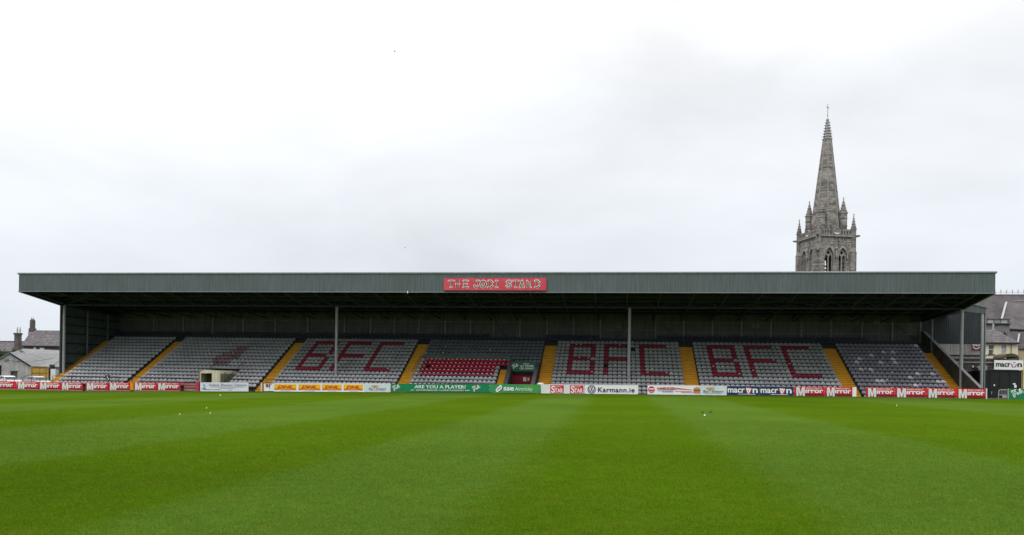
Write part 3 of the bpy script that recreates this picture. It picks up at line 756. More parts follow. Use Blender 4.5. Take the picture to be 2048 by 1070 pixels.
# ------------------------------------------------------------------ cream tunnel
tn = thing('players_tunnel', 'cream canvas covered tunnel with dark opening among the grey seats', 'tunnel', (-45.3, 83.5, gz(-45)))
tz = EYE-.02; x0, x1 = -46.15, -43.75
prof = [(x0, gz(-45)), (x0+.02, tz-.25), (x0+.2, tz-.05), (x0+.7, tz+.02), (x1-.7, tz+.02), (x1-.2, tz-.03), (x1, tz-.3), (x1, gz(-45))]
vs = []; nseg = 9
for k in range(nseg*2+1):
    y = 83.5+k*4.3/(nseg*2); pinch = .05 if k % 2 else 0
    for x, z in prof:
        cx = (x0+x1)/2; vs.append((cx+(x-cx)*(1-pinch*.8), y, z-pinch*(z > 0)))
P_ = len(prof); fs = []; mi = []
m_ = MB()
for k in range(nseg*2):
    for i in range(P_-1): fs.append((k*P_+i, (k+1)*P_+i, (k+1)*P_+i+1, k*P_+i+1)); mi.append(1 if i >= P_-2 else 0)
m_.v = vs; m_.f = fs; m_.m = mi
m_.build('canvas_cover', [TUNC, TUNG], tn)
fr = plate([[(x0-.04, gz(-45)), (x1+.03-1.0, gz(-45)), (x1-1.0, tz-.02), (x1-1.1, tz+.04), (x0+.2, tz+.04), (x0-.04, tz-.2)],
            [(x0+.14, gz(-45)-.5), (x0+.14, tz-.35), (x1-1.25, tz-.28), (x1-1.25, gz(-45)-.5)]], .06)
fr = plate([[(x0-.04, gz(-45)), (x0+.12, gz(-45)), (x0+.14, tz-.34), (x1-.98, tz-.30), (x1-.98, gz(-45)), (x1+.03, gz(-45)), (x1+.02, tz-.3), (x1-.2, tz-.01), (x1-.7, tz+.05), (x0+.6, tz+.05), (x0+.15, tz-.02), (x0-.04, tz-.25)]], .06)
fr.materials.append(TUNC); place('front_frame', fr, tn, (0, 83.47, 0))
MB().box(x0+.1, x1-.05, 84.7, 84.76, gz(-45), tz-.2).build('inner_curtain', TUNI, tn)
MB().box(x0-.1, x0-.04, 83.3, 83.5, gz(-45), tz-.3).build('side_pole', CONC, tn)
# walls of the opening behind the tunnel
op = thing('tunnel_pit', 'concrete lined pit in the seats behind the cream tunnel', 'pit wall', (-45.1, 89, 0))
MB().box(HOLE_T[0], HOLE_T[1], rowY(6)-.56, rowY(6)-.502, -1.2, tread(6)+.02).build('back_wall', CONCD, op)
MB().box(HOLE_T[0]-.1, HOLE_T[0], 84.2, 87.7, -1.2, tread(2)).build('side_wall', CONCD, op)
for X in (HOLE_T[0]-.05, HOLE_T[1]+.05):
    m_ = MB(); a = (X, rowY(1)-.3, tread(1)+1.0); b2 = (X, rowY(6)+.4, tread(6)+1.15)
    m_.bar(a, b2, .05); m_.bar((X, a[1], a[2]), (X, a[1], tread(1)-.3), .05); m_.bar(b2, (X, b2[1], tread(6)+.1), .05)
    for r in (2, 4): m_.bar((X, rowY(r), tread(r)), (X, rowY(r), a[2]+(rowY(r)-a[1])*(b2[2]-a[2])/(b2[1]-a[1])), .04)
    q = m_.build('handrail', RAIL); tag(q, ('dark sloping handrail on the %s side of the cream tunnel' % ('left' if X < -45 else 'right')), 'handrail', 'sloping handrails')

# ------------------------------------------------------------------ rails and barriers
def front_rail(x0, x1, lab, z=None, step=1.06, y=83.75, drop=.9):
    root = thing('front_rail', lab, 'railing', (x0, y, 0), group='front rails before the seats')
    z = z or EYE-.92
    MB().bar((x0, y, z), (x1, y, z), .05).build('top_rail', RAIL, root)
    k = int((x1-x0)/step); 
    m_ = MB().bar((0, 0, 0), (0, 0, -drop), .04); me = m_.mesh('rail_post', RAIL)
    for i in range(k+1): place('rail_post', me, root, (x0+i*(x1-x0)/k, y, z-.02))
front_rail(-64.4, -56.2, 'thin dark rail before the leftmost seat block')
front_rail(-54.5, -47.0, 'thin dark rail before the seats left of the cream tunnel')
front_rail(-43.2, -40.6, 'short dark rail before the seats right of the cream tunnel')
front_rail(-38.4, -24.2, 'long dark rail before the seats under the left letters')
front_rail(-22.4, -13.2, 'dark rail before the spotted seats in the middle block', EYE-1.02)
front_rail(1.5, 4.3, 'grey rail seen in the gap between two white boards', EYE-.93)
# rail and frame beside the stair left of the red seats
hr = thing('stair_handrail', 'sloping steel handrail between yellow stair and the red seats', 'handrail', (-22.5, 88, 0))
m_ = MB()
for dx in (0, .28):
    m_.bar((-22.62+dx, rowY(4), tread(4)+.95), (-22.62+dx, rowY(9), tread(9)+.95), .05); m_.bar((-22.62+dx, rowY(4), tread(4)), (-22.62+dx, rowY(4), tread(4)+.97), .05); m_.bar((-22.62+dx, rowY(9), tread(9)), (-22.62+dx, rowY(9), tread(9)+.97), .05)
m_.build('rails', mat('brown_steel', (.13, .12, .10), .6, .2, 3), hr)
m_ = MB(); z = tread(4)
for x in (-22.62, -21.75): m_.bar((x, rowY(4)-.3, z), (x, rowY(4)-.3, z+.95), .05)
m_.bar((-22.62, rowY(4)-.3, z+.93), (-21.75, rowY(4)-.3, z+.93), .05); m_.build('end_frame', GALV, hr)
mbar = thing('mesh_barrier', 'low mesh panel barrier along the row above the red seats', 'barrier', (-22.3, rowY(10)-.5, 0))
z0 = tread(10); y = rowY(10)-.52
n = 10; x0, x1 = -22.2, -12.05
for i in range(n+1):
    x = x0+(x1-x0)*i/n; MB().bar((x, y, z0-.4), (x, y, z0+.62), .05).build('post', mat('brown_steel', (.13, .12, .10)), mbar)
    if i < n: MB().box(x+.04, x+(x1-x0)/n-.04, y-.01, y+.01, z0-.05, z0+.58).build('mesh_panel', MESHP, mbar)
MB().bar((x0, y, z0+.62), (x1, y, z0+.62), .05).build('top_rail', mat('brown_steel', (.13, .12, .10)), mbar)
# left end handrail descending by the side wall
q = MB(); q.bar((-67.0, 86.0, EYE-.2), (-65.2, 89.8, EYE+2.6), .05); q.bar((-68.8, 84.2, EYE-1.2), (-67.0, 86.0, EYE-.2), .05); q.bar((-67.0, 86.0, GL), (-67.0, 86.0, EYE-.2), .05)
tag(q.build('handrail', mat('dull_rail', (.16, .16, .15), .6)), 'thin sloping handrail outside the left end column', 'handrail', 'sloping handrails')
q = MB()
for x in np.arange(-72.5, -66, 1.1): q.bar((x, 85, GL), (x, 85, GL+1.35), .05)
q.bar((-72.5, 85, GL+1.33), (-66.2, 85, GL+1.33), .05); q.bar((-72.5, 85, GL+.9), (-66.2, 85, GL+.9), .04)
tag(q.build('pedestrian_rail', mat('dull_rail', (.16, .16, .15), .6)), 'dull pedestrian rail between the parked cars and the stand', 'railing')
q = MB().bar((XR-.02, 86.5, EYE+.85), (XR+2.0, 84.5, EYE-.35), .05)
# wheelchair sign on the front rail
wsn = thing('wheelchair_sign', 'small black square sign with white wheelchair figure on the left rail', 'sign', (-57.5, 83.68, EYE-1.35), local=True)
MB().box(-.28, .28, 0, .03, 0, .62).build('sign_plate', BLACK, wsn)
m_ = MB(); m_.cyl((-.02, -.01, .5), (-.02, .0, .5), .06, n=8); m_.bar((-.02, -.012, .42), (0, -.012, .25), .01, .06); m_.bar((0, -.013, .27), (.14, -.013, .25), .01, .05); m_.bar((.14, -.014, .26), (.18, -.014, .12), .01, .05)
for i in range(9):
    a = math.radians(-220+i*26); b2 = math.radians(-220+(i+1)*26); m_.bar((-.02+.15*math.cos(a), -.012-.0003*i, .2+.15*math.sin(a)), (-.02+.15*math.cos(b2), -.012-.0003*i, .2+.15*math.sin(b2)), .008, .035)
m_.build('wheelchair_symbol', WHITE, wsn)

# ------------------------------------------------------------------ advertising boards
BY = 82.5
def board(name_lab, x0, x1, h, m, frame=None, y=BY, dz=0.0, group='advertising boards along the pitch'):
    z0 = gz(x0)+dz; ang = math.atan2(gz(x1)-gz(x0), x1-x0)
    root = thing('advertising_board', name_lab, 'advertising board', (x0, y, z0), rot=(random.uniform(-.02, .01), -ang, random.uniform(-.004, .004)), group=group)
    w = (x1-x0)/math.cos(ang)
    MB().box(0.01, w-.01, 0, .06, .02, h).build('panel', m, root)
    if frame:
        m_ = MB(); t_ = .045
        m_.box(0, w, -.012, .07, h-t_, h+.01); m_.box(0, w, -.012, .07, 0, t_); m_.box(0, t_, -.014, .071, t_, h-t_); m_.box(w-t_, w, -.014, .071, t_, h-t_)
        m_.build('frame', frame, root)
    m_ = MB()
    for k in range(max(2, int(w/2.4)+1)):
        xx = .1+(w-.2)*k/(max(2, int(w/2.4)+1)-1); m_.bar((xx, .09, .0), (xx, .09, h-.08), .05)
    m_.build('rear_stake', GALV, root)
    return root, w
# red newspaper boards
_Mm = []
def bigM(root, x, z, w, h, y):
    if not _Mm:
        _Mm.append(MB().prism([(0, 0), (.26, 0), (.27, .60), (.40, .04), (.60, .04), (.73, .60), (.74, 0), (1, 0), (1, 1), (.66, 1), (.50, .40), (.34, 1), (0, 1)], -.012, 0).mesh('big_letter', OFFW))
    o = bpy.data.objects.new('big_letter', _Mm[0]); COL.objects.link(o); o.parent = root; o.location = (x, y, z); o.scale = (w, 1, h)
def mirror(x0, x1, lab, h=.95, low=False, cut=0.0):
    root, w = board(lab, x0, x1, h, REDP)
    MB().box(.03, w-.03, -.012, 0, .03, .26).build('lower_band', REDDK if not low else REDDK, root)
    if low: MB().box(0, w, -.02, .0, -.02, .13).build('kick_strip', PINKB, root)
    a = .10*w
    z1 = .12 if low else .02
    if cut: 
        text(root, 'I', .02, z1, .2*w, h-z1-.06, OFFW, .04, y=-.03)
        a = .04*w; text(root, 'IRISH DAILY', a+.12*w, h*.78, .58*w, h*.14, WHITE, .02, y=-.03); text(root, 'ırror', a+.15*w, h*.34, .68*w, h*.36, WHITE, .07, y=-.03)
    else:
        bigM(root, a-.03*w, z1, .28*w, h-z1-.05, -.03)
        text(root, 'IRISH DAILY', a+.29*w, h*.77, .52*w, h*.15, WHITE, .02, y=-.03)
        text(root, 'ırror', a+.27*w, h*.34, .58*w, h*.36, WHITE, .07, y=-.036)
    return root
mirror(-70.7, -68.0, 'red newspaper board cut off by the left frame edge', low=True, cut=1)
mirror(-67.9, -65.2, 'red newspaper board just right of the cars, second from the left', low=True)
mirror(-65.15, -62.45, 'red newspaper board below the left end column, third from the left', low=True)
mirror(-62.4, -59.72, 'red newspaper board fourth from the left, before a grey gap', low=True)
mirror(-59.35, -56.6, 'red newspaper board below the wheelchair sign, fifth from the left', low=True)
mirror(-56.52, -53.95, 'red newspaper board sixth from the left, beside the yellow stair foot', low=True)
mirror(-53.5, -50.75, 'red newspaper board just right of the second yellow stair', low=True)
mirror(-50.7, -47.93, 'red newspaper board at the right end of the left run', low=True)
mirror(17.95, 20.9, 'red newspaper board right beside the navy boards')
mirror(20.93, 23.54, 'red newspaper board with a white strip at its right end')
r_, w_ = board('narrow white board between red newspaper board and yellow stair', 23.56, 23.95, .97, WHITE)
mirror(24.85, 27.55, 'red newspaper board first right of the last broad stair gap')
mirror(27.58, 30.5, 'red newspaper board second from that stair gap')
mirror(30.53, 33.28, 'red newspaper board under the right end stair')
mirror(33.31, 36.0, 'red newspaper board last at the right by the black shed')
MB().box(36.02, 36.12, BY, BY+.12, gz(36), gz(36)+1.02).build('end_post', OFFW)
tag(bpy.data.objects['end_post'], 'white post closing the right run of red boards', 'post')
# low faded wall left of the tunnel and its red post
lw = thing('low_wall', 'low faded red boarded wall between red boards and cream tunnel', 'low wall', (-47.9, 83.2, gz(-47)))
z0 = gz(-47)
for i, (za, zb, mm_) in enumerate(((0, .26, mat('pinkish_plinth', (.30, .20, .18), .85, .3, 2)), (.28, .36, REDDK), (.38, .58, PINKB), (.60, .66, REDDK), (.68, .84, PINKB), (.86, .93, REDDK))):
    MB().box(-47.9, -46.2, 83.2+.003*(i % 2), 83.3, z0+za, z0+zb).build('wall_board', mm_, lw)
rp_ = MB().box(-46.1, -45.78, 82.6, 82.85, z0, z0+1.05).build('red_post', mat('pink_red_paint', (.50, .03, .09), .5, .2, 2))
tag(rp_, 'pinkish red square post beside the dental board', 'post')
# yellow foot post between boards six and seven
yp = MB().box(-53.93, -53.55, 82.5, 82.62, gz(-54)+.12, gz(-54)+.98).build('yellow_post', YEL); tag(yp, 'yellow painted post between two red boards at the second stair foot', 'post')

def dashes(root, x, z, w, h, m, n, y=-.03, seed=1):
    rr = random.Random(seed); m_ = MB(); p = x
    while p < x+w:
        q = rr.uniform(.03, .12); m_.box(p, min(p+q, x+w), y, y+.01, z, z+h*rr.uniform(.7, 1)); p += q+rr.uniform(.012, .04)
    m_.build('small_print', m, root)
# dental board
r_, w_ = board('white dental centre board in front of the cream tunnel', -45.55, -39.95, .96, mat('pale_lilac_board', (.66, .68, .74), .5, .1, 1), WHITE)
text(r_, 'Cabra Dental Centre', 1.05, .60, w_-1.25, .24, SLT, .004, spacing=1.25)
dashes(r_, 1.25, .46, 3.9, .06, GREYPR, 1); dashes(r_, 2.4, .32, 1.6, .06, GREYPR, 1, seed=2); dashes(r_, .45, .16, 2.0, .07, SLT, 1, seed=3); dashes(r_, 3.2, .10, .5, .07, GREYPR, 1, seed=4)
m_ = MB(); m_.prism([(.20, .22), (.62, .22), (.72, .32), (.52, .30), (.42, .38), (.32, .29), (.14, .33)], -.03, -.015); 
for i in range(6):
    a = math.radians(-60+40*i); b2 = math.radians(-20+40*i); m_.bar((.45+.12*math.cos(a), -.032, .60+.14*math.sin(a)), (.45+.12*math.cos(b2), -.032, .60+.14*math.sin(b2)), .01, .06)
m_.bar((.50, -.033, .50), (.38, -.033, .36), .01, .07); m_.build('swan_logo', BLUE, r_)
# upside-down board end
r_, w_ = board('white board end with upside down lettering left of the yellow panels', -38.25, -36.95, .93, WHITE, BLACK, y=BY+.12)
o = text(r_, '.ie', .95, .85, .68, .52, BLACK, .03, flip=False, y=-.03); o.rotation_euler = (0, math.pi, 0)
wp_ = MB().box(-38.5, -38.42, BY, BY+.08, gz(-38), gz(-38)+.95).build('white_post', WHITE); tag(wp_, 'thin white post at the foot of the third yellow stair', 'post')
# yellow courier board
r_, w_ = board('long white board with four yellow red lettered panels under the left letters', -37.0, -23.85, .91, WHITE, WHITE)
for i, (a, b2) in enumerate(((-36.93, -34.42), (-34.18, -31.69), (-31.50, -29.30), (-29.07, -26.92))):
    a += 37.0; b2 += 37.0; ww = b2-a
    MB().box(a, b2, -.018, -.004, .17, .80).build('yellow_panel', DHLY, r_)
    MB().box(a+.01, b2-.01, -.022, -.018, .19, .34).build('orange_stripe', DHLO, r_)
    text(r_, 'DHL', a+.14*ww, .36, .70*ww, .32, DHLR, .05, .35)
    for zz in (.225, .265, .305):
        MB().box(a+.05, a+.17*ww, -.027, -.022, zz, zz+.022).build('red_line', DHLR, r_); MB().box(b2-.2*ww, b2-.05, -.027, -.022, zz, zz+.022).build('red_line', DHLR, r_)
    dashes(r_, a+.3*ww, .07, .45*ww, .04, GREYPR, 1, seed=i+9)
def busboard(root, x, z, s):
    text(root, 'Bus', x, z, .62*s, .27*s, TEALP, -.005, .25); text(root, 'Éireann', x+1.0*s, z, 1.35*s, .34*s, TEALP, -.005, .25)
    m_ = MB(); q = [(0.3, .5), (.42, .42), (.62, .36), (.72, .18), (.82, .12), (.90, .26), (1.02, .38), (1.25, .50), (1.42, .56), (1.08, .56), (.86, .60), (.62, .52), (.5, .60)]
    m_.prism([(x+a*s, z+b3*s) for a, b3 in q], -.05, -.037); mm_ = m_.mesh('dog_logo', TAN); o2 = bpy.data.objects.new('dog_logo', mm_); COL.objects.link(o2); o2.parent = root
    dashes(root, x+.15*s, z-.12*s, 2.0*s, .05*s, TEALP, 1, seed=31)
MB().box(10.22, 13.1, -.018, -.004, .05, .86).build('pale_panel', mat('pale_blue_panel', (.60, .68, .69), .5, .08, 1), r_)
busboard(r_, 10.75, .25, .82)
# green casino board
r_, w_ = board('long dark green board reading ARE YOU A PLAYER below the spotted seats', -23.8, -13.1, .92, GRNP)
mrgreen(r_, .25, .12, .98); mrgreen(r_, w_-1.75, .12, .98)
text(r_, 'ARE YOU A PLAYER?', 2.6, .42, 5.6, .36, WHITE, .035); text(r_, 'WWW.MRGREEN.COM - A CASINO PLAYGROUND', 2.75, .17, 5.2, .14, WHITE, .03)
MB().box(2.2, 2.55, -.04, -.02, .21, .27).build('white_dash', WHITE, r_); MB().box(8.1, 8.6, -.04, -.02, .21, .27).build('white_dash', WHITE, r_)
r_, w_ = board('light green energy company board below the red doorway', -13.07, -7.63, .92, GRNL)
text(r_, 'sse', 1.5, .24, 1.1, .38, WHITE, .06); text(r_, 'Airtricity', 2.72, .13, 1.85, .50, WHITE, .0)
fl = plate([[(.72, .12), (.86, .08), (1.12, .28), (1.30, .45), (1.34, .66), (1.22, .86), (1.12, .82), (1.02, .72), (.84, .58), (.70, .42), (.66, .24)], [(.80, .30), (.90, .44), (1.10, .58), (1.20, .72), (1.22, .60), (1.14, .48), (.96, .36), (.84, .24)]], .02)
fl.materials.append(WHITE); o2 = bpy.data.objects.new('swirl_logo', fl); COL.objects.link(o2); o2.parent = r_; o2.location = (0, -.03, 0)
# newspaper star board
r_, w_ = board('grey white board with two red panels reading STAR below the middle stair', -7.6, -3.1, .93, OFFW, WHITE)
for a in (.95, 3.0):
    MB().box(a-.04, a+1.47, -.02, -.004, .0, .90).build('white_border', WHITE, r_)
    MB().box(a, a+1.43, -.026, -.0202, .02, .87).build('red_panel', REDP, r_)
    text(r_, 'S', a+.10, .06, .42, .74, WHITE, .05, y=-.04); text(r_, 'TAR', a+.48, .08, .88, .46, WHITE, .05, -.1 if a < 2 else .0, y=-.044); text(r_, 'SUNDAY', a+.52, .66, .62, .10, WHITE, .01, y=-.04)
# car dealer board
r_, w_ = board('white car dealer board with round emblem under the right column', -3.05, 2.45, .94, WHITE, WHITE)
text(r_, 'Karmann.ie', 1.38, .18, 3.75, .50, BLACK, .035, spacing=1.1)
rg = plate([circ(.72, .46, .42, 24), circ(.72, .46, .35, 24)], .02); rg.materials.append(mat('emblem_dark_blue', (.02, .04, .09), .4)); EB = rg.materials[0]
o2 = bpy.data.objects.new('round_emblem', rg); COL.objects.link(o2); o2.parent = r_; o2.location = (0, -.03, 0)
m_ = MB()
for i, (p, q) in enumerate((((.58, .76), (.72, .50)), ((.72, .50), (.86, .76)), ((.42, .62), (.58, .20)), ((.58, .20), (.72, .46)), ((.72, .46), (.86, .20)), ((.86, .20), (1.02, .62)))):
    m_.bar((p[0], -.033-.0005*i, p[1]), (q[0], -.033-.0005*i, q[1]), .012, .06)
m_.build('emblem_letters', EB, o2) if False else m_.build('emblem_letters', EB, r_)
# burger board
r_, w_ = board('white burger board with red round logo right of the seat gap', 3.4, 8.68, .95, WHITE, WHITE)
dc = plate([circ(.40, .50, .33, 20)], .02); dc.materials.append(mat('logo_red', (.50, .02, .03), .5)); o2 = bpy.data.objects.new('round_logo', dc); COL.objects.link(o2); o2.parent = r_; o2.location = (0, -.025, 0)
MB().box(.16, .64, -.045, -.037, .50, .62).build('logo_text_bar', WHITE, r_); MB().box(.2, .6, -.045, -.037, .30, .34).build('logo_text_bar', WHITE, r_)
text(r_, 'HAMBURGERS', .98, .48, 1.9, .28, mat('logo_red', (.5, .02, .03)), .05, .1); 
m_ = MB(); m_.prism([(2.9, .56), (4.5, .50), (4.5, .54), (2.9, .70)], -.03, -.02); m_.build('speed_streak', mat('streak_red', (.55, .12, .13), .5, .3, 2), r_)
for k, (xa, za, wa) in enumerate(((1.1, .34, 1.5), (1.5, .24, 1.1), (2.8, .32, 1.7), (3.4, .20, 1.3))): dashes(r_, xa, za, wa, .07, SLT if k < 2 else mat('logo_red', (.5, .02, .03)), 1, seed=40+k)
m_ = MB(); m_.prism([(4.62, .52)]+[(4.98+.36*math.cos(a), .52+.28*math.sin(a)) for a in np.linspace(0, math.pi, 10)][0:10], -.032, -.02); m_.build('burger_bun', BUN, r_)
MB().box(4.62, 5.34, -.034, -.022, .44, .52).build('burger_patty', BROWN, r_); MB().box(4.66, 5.3, -.036, -.022, .34, .44).build('burger_filling', mat('pinkish_print', (.45, .12, .08), .6), r_)
m_ = MB(); m_.prism([(4.7, .14), (5.26, .14), (5.3, .33), (4.66, .33)], -.032, -.02); m_.build('burger_bun', BUN, r_)
r_, w_ = board('pale white coach company board with tan dog left of the navy boards', 8.72, 11.33, .93, mat('pale_blue_panel', (.60, .68, .69)), WHITE)
busboard(r_, .28, .28, .86)
def macron(root, x, z, w, h, m, redm, lighty=-.03):
    text(root, 'macr', x, z, .56*w, h, m, .05, y=lighty); text(root, 'n', x+.82*w, z, .17*w, h, m, .05, y=lighty)
    cx = x+.69*w; el_ = plate([circ(cx, z+h*.55, .10*w, 18, h*.75)], .02); el_.materials.append(redm); o3 = bpy.data.objects.new('emblem', el_); COL.objects.link(o3); o3.parent = root; o3.location = (0, lighty+.004, 0)
    m_ = MB(); m_.bar((cx-.075*w, lighty-.012, z+h*1.15), (cx-.01*w, lighty-.012, z-.02), .01, .042*w); m_.bar((cx+.075*w, lighty-.013, z+h*1.05), (cx-.005*w, lighty-.013, z-.02), .01, .042*w)
    m_.cyl((cx, lighty-.014, z+h*.88), (cx, lighty-.004, z+h*.88), .036*w, n=10); m_.build('figure_mark', WHITE, root)
for a, b2, lb in ((11.40, 14.6, 'navy sportswear board next to the coach company board'), (14.63, 17.9, 'navy sportswear board next to the red newspaper boards')):
    r_, w_ = board(lb, a, b2, .93, NAVYP)
    macron(r_, .05, .26, w_-.22, .44, WHITE, mat('emblem_red', (.42, .03, .07), .5))
    dashes(r_, 1.05, .10, 1.7, .07, WHITE, 1, seed=int(a))
# right end boards and barrier
r_, w_ = board('dark green casino board cut off by the right frame edge', 38.05, 41.6, 1.0, GRNP, y=82.45)
mrgreen(r_, .30, .16, 1.25)
MB().box(37.98, 38.05, 82.4, 82.5, GR, GR+1.02).build('board_post', GALV); tag(bpy.data.objects['board_post'], 'grey upright post at the left edge of the right green board', 'post')
cb = thing('crowd_barrier', 'grey steel crowd barrier standing left of the right green board', 'barrier', (37.6, 82.6, GR))
m_ = MB(); zt = GR+.90
m_.cyl((37.2, 82.6, GR), (37.2, 82.6, zt-.15), .035, n=8); m_.cyl((37.2, 82.6, zt-.15), (37.33, 82.6, zt), .035, n=8); m_.cyl((37.33, 82.6, zt), (38.0, 82.6, zt), .035, n=8); m_.cyl((38.0, 82.6, GR), (38.0, 82.6, zt), .035, n=8); m_.cyl((37.2, 82.6, GR+.38), (38, 82.6, GR+.38), .03, n=8)
m_.build('barrier_frame', GALV, cb)
for k in range(5):
    MB().cyl((37.32+k*.135, 82.6, GR+.4), (37.32+k*.135, 82.6, zt), .014, n=6).build('bar', GALV, cb)
MB().box(37.55, 37.98, 82.57, 82.6, GR+.12, GR+.34).build('plate', GALV, cb)

# ------------------------------------------------------------------ right end: lean-to, sheds, wall
ex = thing('lean_to', 'green clad lean-to with sloping roof edge beyond the right end column', 'lean-to', (38.05, 88, GR))
m_ = MB(); m_.prism([(XR+.15, EYE+7.42), (38.2, EYE+7.15), (38.2, EYE+7.05-.6+.05+.55), (38.2, EYE+7.78), (XR+.15, EYE+8.45)], 87.9, 88.0); m_.build('roof_edge', FASC, ex)
m_ = MB(); m_.slab([(XR+.1, 87.8, EYE+8.52), (38.45, 87.8, EYE+7.82), (38.45, 98.2, EYE+7.82), (XR+.1, 98.2, EYE+8.52)], .12); m_.build('roof_deck', CAP, ex)
MB().cyl((38.0, 88.1, GR), (38.0, 88.1, EYE+7.2), .15, n=12).build('column', STEEL, ex)
MB().box(38.25, 38.36, 88.15, 98.2, EYE+1.2, EYE+7.6).build('side_cladding', CAP, ex) if False else MB().box(38.22, 38.32, 88.0, 88.3, GR, EYE+7.6).build('side_cladding', CAP, ex)
pn = corrug(XR+.15, 42.6, 98.1, EYE+4.55, EYE+8.3, .25, .04).build('upper_cladding', mat('dark_slate_cladding', (.028, .034, .038), .6, .2, 1, streak=.2), ex)
MB().box(XR+.15, 42.6, 98.13, 98.2, EYE+4.5, EYE+8.3).build('cladding_backing', FASCD, ex)
MB().box(XR+.15, 42.6, 98.0, 98.14, EYE+4.42, EYE+4.55).build('bottom_trim', BLACK, ex)
sh = thing('shop_building', 'grey corrugated shop wall behind the stand under the lean-to', 'building', (43, 104, GR))
corrug(38.0, 45.2, 104, EYE+3.35, EYE+5.1, .28, .06).build('corrugated_wall', mat('grey_corrugated', (.23, .23, .215), .6, .25, 1, streak=.25), sh)
MB().box(38.0, 45.2, 104.03, 108, GR, EYE+5.1).build('wall', GREYR, sh)
MB().box(38.0, 45.4, 103.9, 104.05, EYE+3.2, EYE+3.36).build('dark_ledge', BLACK, sh)
MB().box(38.0, 45.3, 103.7, 108.2, EYE+5.1, EYE+5.2).build('roof', SLATEG, sh)
ss = thing('shop_sign', 'small red SHOP sign with white arrow on the grey corrugated wall', 'sign', (43.62, 103.9, EYE+3.92), local=True)
MB().box(0, 1.1, 0, .04, 0, .9).build('sign_board', mat('sign_dull_red', (.13, .03, .04), .5, .2, 3), ss); text(ss, 'SHOP', .1, .5, .9, .32, OFFW, .04, y=-.02)
m_ = MB(); m_.prism([(.15, .34), (.55, .12), (.95, .34), (.95, .42), (.55, .22), (.15, .42)], -.02, -.005); m_.build('arrow_mark', OFFW, ss)
wl = thing('stone_wall', 'dark stone boundary wall behind the right end of the stand', 'wall', (44, 100, GR))
MB().box(36.5, 47.2, 100, 100.35, GR-.1, EYE+2.75).build('masonry', RUBBLE, wl); MB().box(36.4, 47.3, 99.95, 100.4, EYE+2.75, EYE+2.85).build('coping', CONC, wl)
MB().cyl((36.5, 99.9, EYE+2.35), (44.5, 99.9, EYE+2.35), .05, n=6).build('pipe', PIPE, wl)
for x in (38.35, 39.6, 41.7): 
    q = MB().bar((x, 98.9, GR), (x, 98.9, EYE+1.95), .10).build('white_stake', OFFW); tag(q, {38.35: 'pale stake before the stone wall, nearest the end column', 39.6: 'pale stake before the stone wall in the middle', 41.7: 'pale stake before the stone wall near the air unit'}[x], 'stake', 'pale stakes')
mr_ = thing('maroon_shed', 'dark maroon sheet shed beside the right end stair', 'shed', (38, 92, GR))
MB().box(37.6, 40.3, 92, 95, GR, EYE+1.18).build('wall', MAROON, mr_); MB().box(37.5, 40.35, 91.9, 95.1, EYE+1.18, EYE+1.3).build('roof_edge', CONC, mr_)
MB().box(37.55, 37.7, 91.85, 91.98, GR, EYE+1.18).build('corner_post', BLACK, mr_)
bs = thing('black_shed', 'black sheet shed with small notices below the white sign', 'shed', (41, 90, GR))
MB().box(38.75, 42.8, 90, 95, GR, EYE+1.22).build('wall', SHEDK, bs); MB().box(38.7, 42.9, 89.95, 95.05, EYE+1.22, EYE+1.30).build('roof_edge', BLACK, bs)
for k, x in enumerate((39.6, 40.6, 41.6, 42.4)): MB().box(x, x+.03, 89.97, 89.995, GR, EYE+1.2).build('sheet_joint', BLACK, bs)
for x, z, w, h in ((40.02, -.38, .13, .18), (41.92, -.20, .26, .16), (42.05, -.52, .24, .30)):
    MB().box(x, x+w, 89.94, 89.965, EYE+z, EYE+z+h).build('paper_notice', WHITE, bs)
MB().box(39.78, 39.84, 89.9, 89.95, EYE-1.25, EYE-.95).build('door_handle', GALV, bs)
ms = thing('shed_sign', 'white sportswear sign in black letters standing on the black shed roof', 'sign', (39.98, 89.8, EYE+1.38), local=True)
MB().box(0, 2.85, 0, .06, 0, 1.0).build('sign_board', WHITE, ms)
macron(ms, .15, .30, 2.6, .40, BLACK, mat('emblem_grey_red', (.30, .05, .09), .5), -.02)
au = thing('air_unit', 'grey half round ventilation unit on the shed roof left of the white sign', 'ventilation unit', (39.5, 91.5, EYE+1.3))
m_ = MB(); pts = [(39.0, EYE+1.3), (39.9, EYE+1.3), (39.9, EYE+1.75)]+[(39.62+.28*math.cos(a), EYE+1.6+.30*math.sin(a)) for a in np.linspace(.3, math.pi*.9, 7)]+[(39.1, EYE+1.62)]
m_.prism(pts, 91.2, 92.0); m_.build('housing', mat('grey_plastic', (.34, .36, .38), .5, .2, 2), au); MB().box(38.6, 39.02, 91.25, 91.9, EYE+1.32, EYE+1.6).build('duct', BLACK, au)
yl = MB().box(42.95, 43.25, 90.0, 90.2, GR, EYE+2.2).build('yellow_gatepost', mat('pale_yellow_paint', (.62, .52, .18), .6, .2, 2)); tag(yl, 'tall pale yellow gatepost at the right frame edge', 'gatepost')
cn = thing('arched_canopy', 'olive brown arched canopy showing above the white shed sign', 'canopy', (44.6, 98, GR))
m_ = MB(); arc = [(45.0+.85*math.cos(a), EYE+2.80+.55*math.sin(a)) for a in np.linspace(0, math.pi, 12)]; inner = [(45.0+.72*math.cos(a), EYE+2.78+.2*math.sin(a)) for a in np.linspace(math.pi, 0, 12)]
m_.prism(arc+inner, 97, 99.6); m_.build('arched_cover', OLIVE, cn)
for x in (44.25, 45.75): MB().bar((x, 97.1, GR), (x, 97.1, EYE+2.8), .08).build('leg', RAIL, cn)

